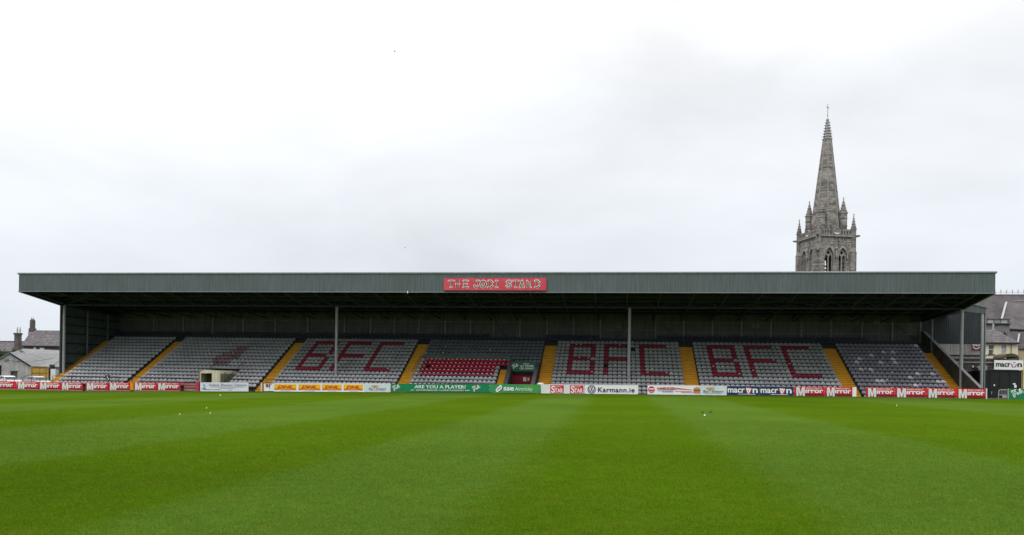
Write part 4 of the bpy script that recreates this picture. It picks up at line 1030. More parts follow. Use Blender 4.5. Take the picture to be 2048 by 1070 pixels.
# ------------------------------------------------------------------ right: cream house, neighbour, church
def roof_slab(m_, pts, th=.12): m_.slab(pts, th)
ho = thing('cream_house', 'cream rendered house with slate roof and two sash windows', 'house', (50.5, 112, GR))
HX0, HX1, HZ = 48.2, 52.75, EYE+5.3
wl_loops = [[(HX0, GR), (HX1, GR), (HX1, HZ), (HX0, HZ)], [(49.15, EYE+3.75), (49.78, EYE+3.75), (49.78, EYE+5.0), (49.15, EYE+5.0)], [(50.72, EYE+3.75), (51.32, EYE+3.75), (51.32, EYE+5.0), (50.72, EYE+5.0)]]
me = plate(wl_loops, .3); me.materials.append(CREAM); place('front_wall', me, ho, (0, 112.15, 0))
MB().box(HX0, HX0+.25, 112.3, 118, GR, HZ).box(HX1-.25, HX1, 112.3, 118, GR, HZ).box(HX0, HX1, 118, 118.2, GR, HZ).build('wall', CREAM, ho)
for x, mm_ in ((49.15, DARKG), (50.72, mat('pale_curtain', (.42, .44, .45), .7, .2, 3))):
    ww = .62
    wf = MB(); wf.box(x, x+ww, 112.1, 112.16, EYE+4.34, EYE+4.42); wf.box(x, x+.05, 112.11, 112.17, EYE+3.75, EYE+5.0); wf.box(x+ww-.05, x+ww, 112.11, 112.17, EYE+3.75, EYE+5.0); wf.box(x+.05, x+ww-.05, 112.11, 112.17, EYE+4.94, EYE+5.0)
    wf = wf.build('window', OFFW, ho); MB().box(x+.05, x+ww-.05, 112.18, 112.2, EYE+3.78, EYE+4.94).build('pane', GLASS if mm_ is DARKG else mm_, wf)
    MB().box(x-.15, x+ww+.15, 111.88, 112.05, EYE+3.62, EYE+3.74).build('sill', OLIVE, wf)
m_ = MB(); m_.slab([(HX0-.2, 111.7, HZ), (HX1+.15, 111.7, HZ), (51.3, 115.1, EYE+7.2), (HX0-.2, 115.1, EYE+7.2)], .14); m_.slab([(HX1+.15, 111.7, HZ), (HX1+.15, 118.4, HZ), (51.3, 115.1, EYE+7.2)], .14); m_.slab([(HX1+.15, 118.4, HZ), (HX0-.2, 118.4, HZ), (HX0-.2, 115.1, EYE+7.2), (51.3, 115.1, EYE+7.2)], .14)
m_.build('roof', SLATEP, ho)
MB().box(HX0-.2, HX1+.1, 111.58, 111.7, HZ-.2, HZ-.06).build('gutter', BLACK, ho); MB().cyl((51.85, 111.85, GR), (51.85, 111.85, HZ-.2), .05, n=6).build('drainpipe', BROWN, ho)
MB().box(48.6, 49.7, 115, 115.5, EYE+7.1, EYE+7.5).build('chimney_cap', TERRA, ho); MB().cyl((51.0, 115, EYE+7.1), (51.0, 115, EYE+8.0), .10, n=8).build('chimney_pot', PIPE, ho)
nb = thing('beige_house', 'beige rendered house with slate roof at the right frame edge', 'house', (55, 112, GR))
MB().box(53.1, 58.0, 113, 119, GR, EYE+4.5).build('wall', BEIGE, nb)
m_ = MB(); m_.slab([(52.9, 112.7, EYE+4.55), (58.2, 112.7, EYE+4.55), (58.2, 116, EYE+7.0), (52.9, 116, EYE+7.0)], .14); m_.slab([(52.9, 119.2, EYE+4.55), (58.2, 119.2, EYE+4.55), (58.2, 116, EYE+7.0), (52.9, 116, EYE+7.0)], .14); rf = m_.build('roof', SLATE, nb)
MB().bar((53.0, 112.8, EYE+4.75), (54.6, 115.6, EYE+6.7), .18, .06).build('lead_strip', LEAD, rf); MB().box(54.2, 55.1, 113.2, 113.9, EYE+5.05, EYE+5.18).build('skylight', WHITE, rf)
hn = thing('low_parapet_house', 'flat roofed stone block with louvred band below the church roof', 'building', (52, 122, GR))
MB().box(48.5, 56.3, 122, 126, GR, EYE+9.0).build('wall', mat('grey_stone_plain', (.17, .165, .16), .9, .3, 1.2), hn); 
for k in range(6): MB().box(50.5+k*.93, 50.5+k*.93+.8, 121.93, 121.99, EYE+8.55, EYE+9.05).build('louvre_panel', LEAD if k % 2 else mat('mid_lead', (.24, .24, .25), .6), hn)
MB().box(50.3, 56.4, 121.8, 122.0, EYE+8.35, EYE+8.5).build('band', BLACK, hn); MB().box(50.3, 56.4, 121.8, 126, EYE+9.1, EYE+9.25).build('parapet_cap', STONED, hn)
ch = thing('church', 'grey stone church with steep slate roofs behind the cream house', 'church', (70, 150, 0))
RZ = EYE+15.55
MB().box(55, 110, 142.5, 158, 0, EYE+7.5).build('nave_wall', STONE, ch)
m_ = MB(); m_.slab([(55, 142, EYE+7.3), (112, 142, EYE+7.3), (112, 150, RZ), (55, 150, RZ)], .2); m_.slab([(55, 158.5, EYE+7.3), (112, 158.5, EYE+7.3), (112, 150, RZ), (55, 150, RZ)], .2); nv = m_.build('nave_roof', CHSL, ch)
# transept running toward the viewer on the right
m_ = MB(); m_.slab([(66.75, 146, EYE+13.75), (62.6, 139, EYE+9.0), (74.5, 136, EYE+7.9), (77.2, 146, EYE+14.1), (67.4, 146.3, EYE+14.05)], .15); tr = m_.build('crossing_roof', CHSL, ch)
MB().box(62.6, 90, 139.6, 141, 0, EYE+8.0).build('aisle_wall', STONE, ch)
MB().bar((62.55, 138.9, EYE+9.1), (66.75, 145.9, EYE+13.9), .30, .1).build('valley_lead', LEAD, nv)
MB().bar((67.9, 146.0, EYE+14.15), (77.0, 146.0, EYE+14.35), .2, .1).build('ridge_lead', LEAD, tr)
m_ = MB(); m_.box(55, 112, 149.85, 150.15, RZ-.02, RZ+.12); m_.build('ridge', LEAD, nv)
m_ = MB()
x = 55.3
while x < 100: m_.box(x, x+.07, 149.97, 150.03, RZ+.1, RZ+.95); m_.box(x-.12, x+.19, 149.96, 150.04, RZ+.60, RZ+.68); x += .95
m_.box(55, 100, 149.98, 150.02, RZ+.38, RZ+.43); m_.build('ridge_cresting', mat('cresting_iron', (.30, .32, .34), .6), nv)

# ------------------------------------------------------------------ church tower
TW = thing('church_tower', 'tall grey stone church tower with crocketed spire and corner pinnacles', 'church tower', (41.55, 165.0, 0), rot=(0, 0, math.radians(16)))
S = 3.75   # half side
zc = EYE+28.2; zs = EYE+26.0-1.9
def tplace(me, name, parent, ang, off, mtl=None, z=0):
    if mtl is not None and not me.materials: me.materials.append(mtl)
    o = bpy.data.objects.new(name, me); COL.objects.link(o); o.parent = parent
    o.rotation_euler = (0, 0, ang); v = Matrix.Rotation(ang, 3, 'Z') @ Vector((0, -off, z)); o.location = v; return o
# shaft below the belfry
zb = EYE+15.0
MB().box(-S+.02, S-.02, -S+.02, S-.02, 0, zb).build('tower_base', STONE, TW)
face_loops = [[(-S+.05, zb), (S-.05, zb), (S-.05, zc-.35), (-S+.05, zc-.35)]]+[lancet(cx, EYE+17.5, 1.75, zs+.3) for cx in (-1.42, 1.42)]
for zq, xs_ in ((zc-1.15, (-2.9, -2.35, -1.4, -.45, .45, 1.4, 2.35, 2.9)), (zc-1.75, (-2.75, -.55, .55, 2.75))):
    for x in xs_: face_loops.append(circ(x, zq, .14, 6))
face = plate(face_loops, .5); face.materials.append(STONE)
back = plate([[(-S+.6, zc-2.4), (S-.6, zc-2.4), (S-.6, zc-.4), (-S+.6, zc-.4)]], .06); back.materials.append(STONED)
trac = {}
tl = [[(-.86, EYE+17.5), (.86, EYE+17.5), (.86, zs+.4), (.55, zs+1.2), (0, zs+1.75), (-.55, zs+1.2), (-.86, zs+.4)]]+[lancet(cx, EYE+17.4, .62, zs-.1) for cx in (-.42, .42)]+[circ(0, zs+.85, .3, 10)]
tl[0] = lancet(0, EYE+17.5, 1.74, zs+.3)
tl[1] = lancet(-.42, EYE+17.7, .60, zs-.1); tl[2] = lancet(.42, EYE+17.7, .60, zs-.1)
tracery = plate(tl, .18); tracery.materials.append(STONEL)
hood_o = lancet(0, EYE+22, 2.15, zs+.3); hood_i = lancet(0, EYE+21.9, 1.78, zs+.3)
hood = plate([[(-1.07, zs-.2), (-.89, zs-.2)]+[p for p in reversed(lancet(0, zs-.2, 1.78, zs+.3)[2:])]+[(.89, zs-.2), (1.07, zs-.2)]+[p for p in lancet(0, zs-.2, 2.15, zs+.3)[2:]]], .16) if False else None
def archband(w_in, w_out, z0, zsp, n=8):
    a = lancet(0, z0, w_out, zsp, n)[2:]; b_ = lancet(0, z0, w_in, zsp, n)[2:]
    return [(w_out/2, z0)]+a+[(-w_out/2, z0), (-w_in/2, z0)]+list(reversed(b_))+[(w_in/2, z0)]
hood = plate([archband(1.76, 2.2, zs-.3, zs+.3)], .2); hood.materials.append(STONEL)
louv = MB()
for k in range(8): 
    z = EYE+17.8+k*.75; louv.add([(-.8, .15, z), (.8, .15, z), (.8, .45, z+.3), (-.8, .45, z+.3)], [(0, 1, 2, 3)])
louvm = louv.mesh('louvre', STONED)
par_loops = [[(-S+.3, zc+.1), (S-.3, zc+.1), (S-.3, zc+1.35), (-S+.3, zc+1.35)]]
for x in (-2.9, -2.3, -1.75, -1.2, 1.2, 1.75, 2.3, 2.9): par_loops.append(lancet(x, zc+.3, .32, zc+.75, 3))
par = plate(par_loops, .25); par.materials.append(STONE)
clock_ring = plate([circ(0, zc+.95, .72, 20), circ(0, zc+.95, .5, 20)], .34); clock_ring.materials.append(STONEL)
clock_sill = plate([circ(0, zc+.95, .70, 10, a0=math.radians(205), a1=math.radians(360-15))+[(.45, zc+.6), (-.45, zc+.6)]], .36); clock_sill.materials.append(mat('pale_lime', (.66, .65, .60), .8, .2, 4))
clock_disc = plate([circ(0, zc+.95, .51, 20)], .1); clock_disc.materials.append(BLACK)
hand = MB().bar((0, -.2, zc+.95), (.28, -.2, zc+1.05), .03, .07).bar((0, -.21, zc+.95), (-.1, -.21, zc+1.3), .03, .06).mesh('clock_hands', mat('tarnished_metal', (.30, .30, .28), .5))
stat = MB()
stat.cyl((0, 0, zs+.2), (0, 0, zs+1.1), .26, .17, 8); stat.cyl((0, 0, zs+1.1), (0, 0, zs+1.42), .13, .11, 8); stat.cyl((0, 0, zs-.35), (0, 0, zs+.2), .12, .38, 8); stat.cyl((0, .02, zs+1.6), (0, .02, zs+2.3), .32, .02, 6)
statm = stat.mesh('statue', STONEL)
for k in range(4):
    a = k*math.pi/2
    f = tplace(face, 'belfry_face', TW, a, S-.25)
    tplace(back, 'frieze_back', TW, a, S-.55)
    for cx in (-1.42, 1.42):
        for nm, me, off in (('tracery', tracery, S-.42), ('arch_moulding', hood, S+.02)):
            o = tplace(me, nm, TW, a, off); o.location = Matrix.Rotation(a, 3, 'Z') @ Vector((cx, -off, 0))
        if k in (1, 2, 3) or cx > 0:
            o = tplace(louvm, 'louvres', TW, a, S-.6); o.location = Matrix.Rotation(a, 3, 'Z') @ Vector((cx, -(S-.6), 0))
    tplace(statm, 'statue', TW, a, S+.18)
    tplace(par, 'parapet', TW, a, S-.02)
    tplace(clock_ring, 'clock_frame', TW, a, S+.06); tplace(clock_disc, 'clock_face', TW, a, S+.03); tplace(clock_sill, 'clock_sill', TW, a, S+.09); tplace(hand, 'clock_hands', TW, a, S-.05)
MB().box(-S-.28, S+.28, -S-.28, S+.28, zc-.12, zc+.10).build('cornice', STONEL, TW); MB().box(-S-.12, S+.12, -S-.12, S+.12, zc-.36, zc-.12).build('cornice_mould', STONED, TW)
MB().box(-S+.1, S-.1, -S+.1, S-.1, zc+.1, zc+.3).build('parapet_walk', STONED, TW)
# frieze ribs
m_ = MB()
for sx in (-1, 1):
    for x in np.arange(-3.2, 3.3, .8): m_.box(x-.05, x+.05, sx*S-.05, sx*S+.05, zc-2.0, zc-.38)
m_.build('frieze_ribs', STONEL, TW)
def octa(m_, cx, cy, r0, r1, z0, z1, n=8, ph=math.pi/8):
    vs = []
    for i in range(n):
        a = ph+2*math.pi*i/n; vs += [(cx+r0*math.cos(a), cy+r0*math.sin(a), z0), (cx+r1*math.cos(a), cy+r1*math.sin(a), z1)]
    fs = [(2*i, 2*((i+1) % n), 2*((i+1) % n)+1, 2*i+1) for i in range(n)]+[tuple(2*i+1 for i in range(n)), tuple(2*i for i in reversed(range(n)))]
    m_.add(vs, fs)
def pinnacle(m_, cx, cy, r, z0, z1, z2, rings=4):
    octa(m_, cx, cy, r, r, z0, z1); octa(m_, cx, cy, r*1.2, r*1.2, z1-.12, z1+.1)
    octa(m_, cx, cy, r*.95, .05, z1+.1, z2)
    for k in range(rings):
        t_ = (k+.6)/(rings+.6); zz = z1+.1+(z2-z1)*t_; rr = r*.95*(1-t_)+.05*t_; octa(m_, cx, cy, rr+.10, rr+.04, zz-.06, zz+.08)
    octa(m_, cx, cy, .05, .05, z2, z2+.5); octa(m_, cx, cy, .16, .06, z2-.02, z2+.12); m_.box(cx-.17, cx+.17, cy-.03, cy+.03, z2+.27, z2+.36)
for sx in (-1, 1):
    for sy in (-1, 1):
        c = S-.05
        m_ = MB(); pinnacle(m_, sx*c, sy*c, .50, zc-2.9, zc+1.5, zc+4.0); m_.build('corner_pinnacle', STONE, TW)
        m_ = MB(); c2 = 2.32; pinnacle(m_, sx*c2, sy*c2, .72, zc+.2, zc+4.9, zc+7.5, 4)
        for zz in (zc+2.2, zc+3.7): octa(m_, sx*c2, sy*c2, .80, .80, zz, zz+.14)
        m_.build('spire_turret', STONE, TW)
        # corner buttresses with weathered heads
        m_ = MB(); e = .65; ztop = zc-2.1
        for ax in (0, 1):
            p0 = S-.95; 
            if ax == 0: bx = [sx*(p0), sx*(S-.02)]; by = [sy*(S-.3), sy*(S+e)]
            else: bx = [sx*(S-.3), sx*(S+e)]; by = [sy*(p0), sy*(S-.02)]
            xa, xb = sorted(bx); ya, yb = sorted(by); m_.box(xa, xb, ya, yb, 0, ztop-1.0)
            m_.add([(xa, ya, ztop-1.0), (xb, ya, ztop-1.0), (xb, yb, ztop-1.0), (xa, yb, ztop-1.0)]+([((xa+xb)/2, ya, ztop), ((xa+xb)/2, yb, ztop)] if ax == 0 else [(xa, (ya+yb)/2, ztop), (xb, (ya+yb)/2, ztop)]),
                   [(0, 1, 4), (1, 2, 5, 4), (2, 3, 5), (3, 0, 4, 5)] if ax == 0 else [(0, 1, 5, 4), (1, 2, 5), (2, 3, 4, 5), (3, 0, 4)])
            m_.box(xa-.05, xb+.05, ya-.05, yb+.05, ztop-1.12, ztop-1.0)
        m_.build('buttress', STONE, TW)
        m_ = MB(); d = 1/math.sqrt(2)
        m_.bar((sx*(S+.1), sy*(S+.1), zc-.02), (sx*(S+.85*d), sy*(S+.85*d), zc+.05), .38, .36); m_.bar((sx*(S+.8*d), sy*(S+.8*d), zc+.02), (sx*(S+1.15*d), sy*(S+1.15*d), zc+.1), .26, .28); m_.build('gargoyle', STONED, TW)
# small pinnacles rising from the parapet beside the clock faces
for k in range(4):
    for x in (-1.05, 1.05):
        v = Matrix.Rotation(k*math.pi/2, 3, 'Z') @ Vector((x, -(S-.05), 0)); m_ = MB(); pinnacle(m_, v.x, v.y, .20, zc-.3, zc+1.5, zc+2.3, 2); m_.build('parapet_pinnacle', STONED, TW)
# spire
z0 = zc+.3; zr = EYE+48.1; zt = EYE+51.3
m_ = MB(); rb = 2.78/math.cos(math.pi/8)*1.0
octa(m_, 0, 0, 3.05, .80, z0, zr); sp_ = m_.build('spire', STONE, TW)
m_ = MB()
for i in range(8):
    a = math.pi/8+2*math.pi*i/8; m_.bar((3.06*math.cos(a), 3.06*math.sin(a), z0), (.8*math.cos(a), .8*math.sin(a), zr), .16, .16)
m_.build('edge_roll', STONEL, sp_)
for k, zz in enumerate((zc+5.0, zc+9.3, zc+14.0)):
    t_ = (zz-z0)/(zr-z0); rr = 3.05+(.80-3.05)*t_; m_ = MB(); octa(m_, 0, 0, rr+.05, rr+.03, zz, zz+.18); m_.build('string_course', STONED, sp_)
m_ = MB(); octa(m_, 0, 0, .80, .20, zr, zt+.9); 
for k in range(7):
    t_ = k/6.6; zz = zr+.05+(zt-zr+.4)*t_; rr = .82*(1-t_)+.22*t_; octa(m_, 0, 0, rr+.16, rr+.08, zz, zz+.13)
    for i in range(8):
        a = math.pi/8+2*math.pi*i/8; m_.bar((rr*math.cos(a), rr*math.sin(a), zz+.05), ((rr+.26)*math.cos(a), (rr+.26)*math.sin(a), zz+.15), .09, .09)
octa(m_, 0, 0, .36, .26, zt+.75, zt+.95); m_.build('crocketed_tip', mat('pale_limestone', (.36, .355, .345), .85, .4, 2, .3, 8), sp_)
m_ = MB(); cz = EYE+55.3; m_.cyl((0, 0, zt+.9), (0, 0, cz), .05, n=6); a = math.radians(25)
m_.bar((-.42*math.cos(a), -.42*math.sin(a), cz-.75), (.42*math.cos(a), .42*math.sin(a), cz-.75), .07, .10); m_.cyl((0, 0, cz-2.4), (0, 0, cz-2.2), .10, n=6); m_.build('iron_cross', mat('grey_iron', (.20, .20, .20), .6), TW)

# ------------------------------------------------------------------ left: houses, shed, cars, tree
def pots(m_, x, y, z, n=2, dx=.6, h=.8, r=.14):
    for k in range(n): m_.cyl((x+k*dx, y, z), (x+k*dx, y, z+h*.45), r*.8, r*.75, 8); m_.cyl((x+k*dx, y, z+h*.45), (x+k*dx, y, z+h), r*1.05, r*.4, 8)
h1 = thing('slate_roofed_house', 'grey house with long slate roof and small ridge chimney left of the stand', 'house', (-100, 132, GL))
MB().box(-106.0, -92, 130.3, 138, GL, EYE+3.8).add([(-106.1, 130.3, EYE+3.8), (-107.7, 134.5, EYE+6.8), (-109, 138.5, EYE+3.8), (-109, 138.5, GL), (-106.1, 130.3, GL)], [(0, 1, 2, 3, 4)]).build('wall', BRICKD, h1)
m_ = MB(); A = (-106.3, 130, EYE+3.95); B2 = (-91, 130, EYE+3.95); C = (-91, 134.5, EYE+6.95); D = (-107.9, 134.5, EYE+6.95); E2 = (-109.5, 139, EYE+3.95); F2 = (-91, 139, EYE+3.95)
m_.slab([A, B2, C, D], .14); m_.slab([D, C, F2, E2], .14); rf = m_.build('roof', SLATEP, h1)
m_ = MB(); m_.box(-108.1, -107.2, 134, 134.9, EYE+6.1, EYE+7.3); m_.box(-107.95, -107.35, 134.1, 134.8, EYE+7.3, EYE+8.8); m_.box(-107.88, -107.42, 134.2, 134.7, EYE+8.8, EYE+9.0); chs = m_.build('chimney', BRICKD, h1)
m_ = MB(); pots(m_, -107.82, 134.4, EYE+9.0, 2, .34, .4, .09); m_.build('chimney_pot', TERRA, chs)
MB().box(-106.6, -91, 129.85, 130.0, EYE+3.72, EYE+3.86).build('gutter', BLACK, h1); MB().box(-108.0, -106.8, 133.7, 133.9, EYE+6.15, EYE+6.5).build('lead_flashing', LEAD, h1)
MB().box(-99.6, -99.3, 131.9, 132.0, EYE+5.45, EYE+5.6).build('roof_vent', WHITE, rf)
for x, w, z in ((-103.9, .45, 3.3), (-102.7, .9, 3.2)): MB().box(x, x+w, 130.1, 130.28, EYE+z, EYE+z+.4).build('window', OFFW, h1)
h2 = thing('brick_chimney', 'tall grimy brick chimney stack with two pots left of the long slate roof', 'chimney', (-98.7, 120, GL))
MB().box(-99.4, -98.75, 120, 120.9, GL, EYE+5.55).box(-99.6, -98.5, 119.9, 121.1, GL, EYE+3.4).build('stack', BRICKD, h2); MB().box(-99.48, -98.67, 119.9, 121.0, EYE+5.45, EYE+5.75).build('stack_cap', BRICKD, h2)
m_ = MB(); pots(m_, -99.15, 120.4, EYE+5.75, 2, .5, 1.0, .14); m_.build('chimney_pot', PIPE, h2)
h3 = thing('far_slate_house', 'far house with long dark slate roof at the left frame edge', 'house', (-125, 140, GL))
MB().box(-135, -114, 140.5, 150, GL, EYE+2.4).build('wall', BRICKD, h3); m_ = MB(); m_.slab([(-136, 140, EYE+2.4), (-111, 140, EYE+2.4), (-114, 145, EYE+5.2), (-136, 145, EYE+5.2)], .15); m_.slab([(-136, 150, EYE+2.4), (-111, 150, EYE+2.4), (-114, 145, EYE+5.2), (-136, 145, EYE+5.2)], .15); rf = m_.build('roof', SLATEP, h3)
MB().bar((-114, 145, EYE+5.22), (-111, 140, EYE+2.45), .3, .1).build('hip_tile', LEAD, rf); MB().box(-136, -114, 144.85, 145.15, EYE+5.15, EYE+5.3).build('ridge', mat('dark_ridge', (.06, .055, .06), .8), rf)
# white gabled outbuilding
ob = thing('gabled_outbuilding', 'pale rendered gabled outbuilding with grey roof behind the parked cars', 'outbuilding', (-83.3, 100, GL))
gx, gzz = -83.35, EYE+2.0; ea = -80.1; ez = EYE+.15; le = -88.0
gm = plate([[(le, GL), (ea, GL), (ea, ez), (gx, gzz), (le, EYE-.5)], [(-85.9, GL+.2), (-84.7, GL+.2), (-84.7, EYE+.25), (-85.9, EYE+.25)], [(-83.3, EYE-1.6), (-82.25, EYE-1.6), (-82.25, EYE-.55), (-83.3, EYE-.55)]], .3); gm.materials.append(GREYR); place('gable_wall', gm, ob, (0, 100.15, 0))
MB().box(-85.9, -84.7, 100.25, 100.3, GL, EYE+.25).build('doorway', DARKG, ob); MB().box(-83.3, -82.25, 100.2, 100.25, EYE-1.6, EYE-.55).build('window', mat('dull_window', (.09, .095, .10), .4, .3, 3), ob)
MB().box(-83.4, -82.15, 99.93, 100.0, EYE-.55, EYE-.45).build('window_lintel', CONC, ob)
MB().box(-84.35, -83.65, 99.9, 100.0, EYE+.85, EYE+1.25).build('vent', CONC, ob)
m_ = MB(); m_.slab([(gx, 99.8, gzz+.08), (ea+.15, 99.8, ez+.02), (ea+.15, 112, ez+.02), (gx, 112, gzz+.08)], .10); m_.slab([(gx, 99.8, gzz+.08), (le-.2, 99.8, EYE-.55), (le-.2, 112, EYE-.55), (gx, 112, gzz+.08)], .10); m_.build('roof', SLATEG, ob)
m_ = MB(); m_.bar((gx, 99.78, gzz-.02), (ea+.2, 99.78, ez-.06), .06, .18); m_.build('barge_board', BLACK, ob)
MB().box(ea-.15, ea, 100.3, 112, GL, ez-.05).build('side_wall', GREYR, ob)
# long low roof behind
lr = thing('low_roofed_store', 'low store with broad grey roof between the outbuilding and the stand', 'store', (-83, 106, GL))
m_ = MB(); m_.slab([(-86.4, 110.5, EYE+2.95), (-79.5, 110.5, EYE+2.85), (-74.0, 103.0, EYE+.5), (-80.6, 101.5, EYE+.28)], .12) 
m_.v = []; m_.f = []; m_.m = []
m_.slab([(-80.8, 101.2, EYE+.12), (-75.2, 101.2, EYE+.22), (-80.3, 113, EYE+2.9), (-91.5, 113, EYE+3.05)], .12) if False else None
m_.add([(-80.75, 101.0, EYE+.16), (-75.0, 101.0, EYE+.16), (-80.4, 113, EYE+2.6), (-92.0, 113, EYE+2.95), (-84.5, 101.0, EYE+1.9)], [(0, 1, 2, 3), (0, 3, 4)])
m_.build('roof', SLATEG, lr)
MB().box(-80.0, -76.9, 101.2, 101.4, GL, EYE+.14).build('wall', GREYR, lr)
MB().box(-77.9, -72.0, 103.2, 108, GL, EYE+1.5).build('rear_wall', BRICKD, lr); MB().box(-77.9, -72.0, 103.0, 108, EYE+1.5, EYE+1.6).build('flat_roof', SLATEG, lr)
mcab = MB(); prev = None
for k in range(13):
    t_ = k/12; p = (-83.8+t_*6.6, 99.7+t_*1.0, EYE+.95+.45*t_*t_-.35*math.sin(math.pi*t_)*.6+.0)
    if prev: mcab.bar(prev, p, .035)
    prev = p
tag(mcab.build('overhead_cable', BLACK), 'thin black cable looping across the grey outbuilding roof', 'cable')
yd = thing('ochre_doors', 'ochre boarded double doors beside the pale outbuilding', 'doors', (-78, 99, GL))
for k in range(2): MB().box(-79.25+k*1.2, -78.1+k*1.2, 99, 99.08, GL, EYE+.05).build('door_leaf', OCHRE, yd)
for z in (EYE-.02, EYE-.75, EYE-1.45): MB().box(-79.3, -76.85, 98.93, 98.99, z, z+.06).build('cross_bar', mat('dark_ochre', (.22, .13, .03), .7), yd)
MB().box(-79.35, -79.25, 98.9, 99.1, GL, EYE+.15).box(-76.85, -76.7, 98.9, 99.1, GL, EYE+.15).build('frame', OCHRE, yd)
dk = MB().box(-76.65, -76.0, 99, 99.2, GL, EYE+.45).build('dark_gate', BLACK); tag(dk, 'narrow black gate right of the ochre doors', 'gate')
wpst = MB().box(-75.3, -74.6, 97.5, 97.7, GL, EYE-.15).build('white_pillar', OFFW); tag(wpst, 'white pillar between the ochre doors and the stand', 'pillar')
kk = MB().box(-74.5, -67.5, 98.6, 98.9, GL, EYE-.2).build('grey_block_wall', CONC); tag(kk, 'grey block wall between the white pillar and the stand', 'wall')
kk = thing('dark_roofed_lean_to', 'dark roofed lean-to beside the left end of the stand', 'lean-to', (-73, 100, GL)); MB().slab([(-75.8, 99.2, EYE-.1), (-67.6, 99.2, EYE-.1), (-67.6, 102.8, EYE+1.4), (-74.4, 102.8, EYE+1.4)], .12).build('roof', SLATE, kk); MB().box(-75.3, -67.7, 100, 102.8, GL, EYE+.05).build('wall', CONC, kk)

def car(x, y, z, paint, lab, hd=0.0):
    root = thing('parked_car', lab, 'car', (x, y, z), rot=(0, 0, hd), group='cars parked beyond the boards')
    w = 1.75
    body = [(-2.2, .35), (-2.15, .75), (-1.95, .95), (-1.2, 1.0), (.75, .98), (1.7, .82), (2.12, .68), (2.2, .4), (2.1, .22), (-2.1, .22)]
    cabin = [(-1.75, .97), (-1.1, 1.36), (-.5, 1.45), (.1, 1.44), (.55, 1.33), (1.25, .93)]
    m_ = MB(); m_.prism(body, -w/2, w/2); m_.build('body', paint, root)
    m_ = MB(); n_ = len(cabin)
    vs = [(a, -w/2+.1+(c2-.95)*.35, c2) for a, c2 in cabin]+[(a, w/2-.1-(c2-.95)*.35, c2) for a, c2 in cabin]
    m_.add(vs, [tuple(range(n_)), tuple(range(2*n_-1, n_-1, -1))]+[(i, i+n_, i+1+n_, i+1) for i in range(n_-1)]); m_.build('cabin', paint, root)
    m_ = MB()
    for sgn in (-1, 1):
        for qd in ([(-1.45, 1.02), (-1.0, 1.30), (-.55, 1.37), (-.5, 1.02)], [(-.42, 1.02), (-.47, 1.375), (.08, 1.37), (.15, 1.02)], [(.22, 1.02), (.16, 1.36), (.48, 1.27), (.95, 1.0)]):
            m_.add([(a, sgn*(w/2-.085-(c2-.95)*.35), c2) for a, c2 in qd], [(0, 1, 2, 3)])
    m_.add([(.60, -.68, 1.315), (.60, .68, 1.315), (1.20, .76, .965), (1.20, -.76, .965)], [(0, 1, 2, 3)]); m_.add([(-1.14, -.66, 1.345), (-1.14, .66, 1.345), (-1.68, .76, 1.02), (-1.68, -.76, 1.02)], [(0, 1, 2, 3)])
    m_.build('windows', mat('car_glass', (.015, .018, .02), .25, spec=.25), root)
    for a in (-1.35, 1.35):
        for sgn in (-1, 1):
            wm = MB().cyl((a, sgn*(w/2-.2), .32), (a, sgn*(w/2+.01), .32), .32, n=16).build('wheel', TYRE, root)
            MB().cyl((a, sgn*(w/2), .32), (a, sgn*(w/2+.02), .32), .2, n=10).build('rim', GALV, wm)
    for sgn in (-1, 1): MB().box(.75, .95, sgn*(w/2+.02)-.09, sgn*(w/2+.02)+.09, .98, 1.12).build('mirror', paint, root); MB().box(2.02, 2.16, sgn*.6-.2, sgn*.6+.2, .58, .70).build('headlight', GLASS, root)
    return root
car(-76.0, 90.8, GL+.05, CARW, 'white saloon car parked behind the leftmost red boards', -.45)
car(-75.2, 95.0, GL, CARS, 'silver car parked beyond the white saloon', -.5)

def leafcloud(clumps, n, size):
    """clumps: (cx,cy,cz,rx,ry,rz); leaf sized quads spread through the volume, denser to the shell"""
    tot = sum(c[3]*c[4]*c[5] for c in clumps); V = []
    for cx, cy, cz, rx, ry, rz in clumps:
        k = int(n*rx*ry*rz/tot); d = rng.normal(size=(k, 3)); d /= np.linalg.norm(d, axis=1)[:, None]
        r = rng.random(k)**.33*(1+.18*rng.normal(size=k)*(rng.random(k) > .6)); p = d*r[:, None]*np.array([rx, ry, rz])+np.array([cx, cy, cz])
        u = rng.normal(size=(k, 3)); u /= np.linalg.norm(u, axis=1)[:, None]; v = np.cross(u, rng.normal(size=(k, 3))); v /= np.linalg.norm(v, axis=1)[:, None]
        s_ = size*(.6+.8*rng.random(k))[:, None]
        V.append(np.stack([p-u*s_, p+v*s_*.6, p+u*s_, p-v*s_*.6], 1).reshape(-1, 3))
    return np.concatenate(V)
def leafobj(name, V, m, parent):
    k = len(V)//4; me = bpy.data.meshes.new(name); b = BASE.get(parent.name, (0, 0, 0))
    me.from_pydata((V-np.array(b)).tolist(), [], [(4*i, 4*i+1, 4*i+2, 4*i+3) for i in range(k)]); me.materials.append(m)
    o = bpy.data.objects.new(name, me); COL.objects.link(o); o.parent = parent; return o
tr_ = thing('leafy_tree', 'dark green leafy tree above the pale outbuilding at the left edge', 'tree', (-93, 108, GL))
cl = []
for k in range(16): cl.append((-92.4+rng.normal()*1.3, 108+rng.normal()*1.2, EYE+1.45+rng.normal()*.45, .9+rng.random()*.6, .9, .55+rng.random()*.4))
leafobj('crown', leafcloud(cl, 9000, .11), LEAF, tr_)
m_ = MB(); m_.cyl((-93, 108, GL), (-93, 108, EYE+.6), .28, .16, 8)
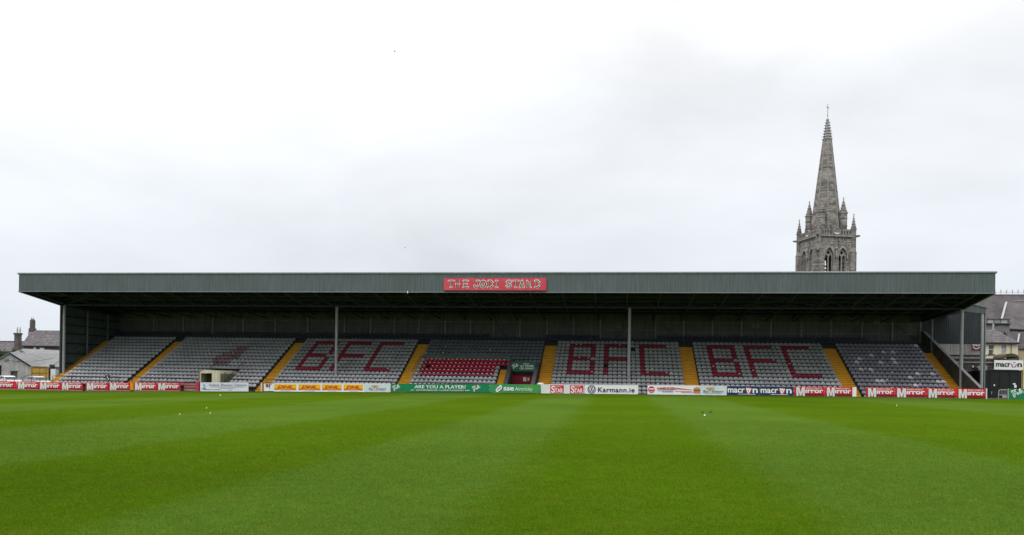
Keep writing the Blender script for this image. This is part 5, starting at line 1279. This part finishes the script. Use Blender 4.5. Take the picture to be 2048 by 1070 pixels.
for k in range(6): m_.cyl((-93, 108, EYE-.4+k*.15), (-93+rng.normal()*1.3, 108+rng.normal(), EYE+1.4+rng.random()*.6), .1, .03, 6)
m_.build('trunk', BARK, tr_)

# ------------------------------------------------------------------ small things on the pitch and in the sky
def scrap(x, y, lab, s=.10, m=WHITE):
    z = gz(x)+.03; mb_ = MB(); mb_.add([(x-s, y-s*.5, z), (x+s, y-s*.6, z+.01), (x+s*.8, y+s*.5, z+.05), (x-s*.7, y+s*.6, z+.03), (x, y, z+.09)], [(0, 1, 4), (1, 2, 4), (2, 3, 4), (3, 0, 4), (3, 2, 1, 0)])
    o = mb_.build('litter_scrap', m); tag(o, lab, 'litter')
scrap(-33.1, 63.2, 'white crumpled scrap on the grass before the dental board', .05)
scrap(-20.9, 38.5, 'pale scrap on the grass well left of centre', .035, mat('yellow_leaf', (.55, .5, .15), .8)); scrap(-17.9, 33.3, 'second pale scrap nearer the camera on the left', .03, mat('yellow_leaf', (.55, .5, .15)))
scrap(-18.6, 32.0, 'tiny pale scrap furthest left on the grass', .03, mat('yellow_leaf', (.55, .5, .15))); scrap(4.13, 37.1, 'white scrap on the grass beside two small dark birds', .04); scrap(18.5, 55.0, 'white scrap on the grass at the right', .03)
def bird(x, y, z, lab, s=1.0, fly=False):
    root = thing('bird', lab, 'bird', (x, y, z), local=True); m_ = MB()
    prof = [(-.16, .015, .02), (-.10, .03, .03), (-.03, .05, .05), (.05, .045, .055), (.10, .03, .075), (.135, .028, .085), (.165, .005, .08)]
    vs = []; n_ = 6
    for a, r, h in prof:
        for k in range(n_): q = 2*math.pi*k/n_; vs.append((a*s, r*math.cos(q)*s, (h+.03+r*math.sin(q))*s))
    m_.add(vs, [(i*n_+k, i*n_+(k+1) % n_, (i+1)*n_+(k+1) % n_, (i+1)*n_+k) for i in range(len(prof)-1) for k in range(n_)]); m_.build('body', BLACK, root)
    if fly:
        for sg_ in (-1, 1): MB().add([(-.04*s, 0, .08*s), (.06*s, 0, .08*s), (.04*s, sg_*.16*s, .14*s), (-.06*s, sg_*.32*s, .10*s), (-.06*s, sg_*.14*s, .12*s)], [(0, 1, 2, 3, 4)]).build('wing', BLACK, root)
    else:
        for sg_ in (-1, 1): MB().bar((0, sg_*.02*s, .04*s), (.01*s, sg_*.02*s, 0), .01*s).build('leg', BROWN, root)
    return root
bird(4.35, 40.0, gz(4)+.03, 'small dark bird on the grass, left of a pair', .6); bird(4.75, 40.2, gz(5)+.03, 'small dark bird on the grass, right of a pair', .6)
def inray(x, y, Y):
    a = x-1024; b3 = y-750; crr, srr = math.cos(ROLL), math.sin(ROLL); u = a*crr+b3*srr; v = -a*srr+b3*crr
    d = right*(u/1580)+up*(-v/1580)+fwd; return Vector((0, 0, EYE))+d*(Y/d.y)
bird(-26.7, 80+12, EYE+38.5, 'small dark bird flying high above the stand', .8, True)
bird(-30.0, 110, EYE+17.9, 'small dark bird flying low above the stand roof', .7, True)
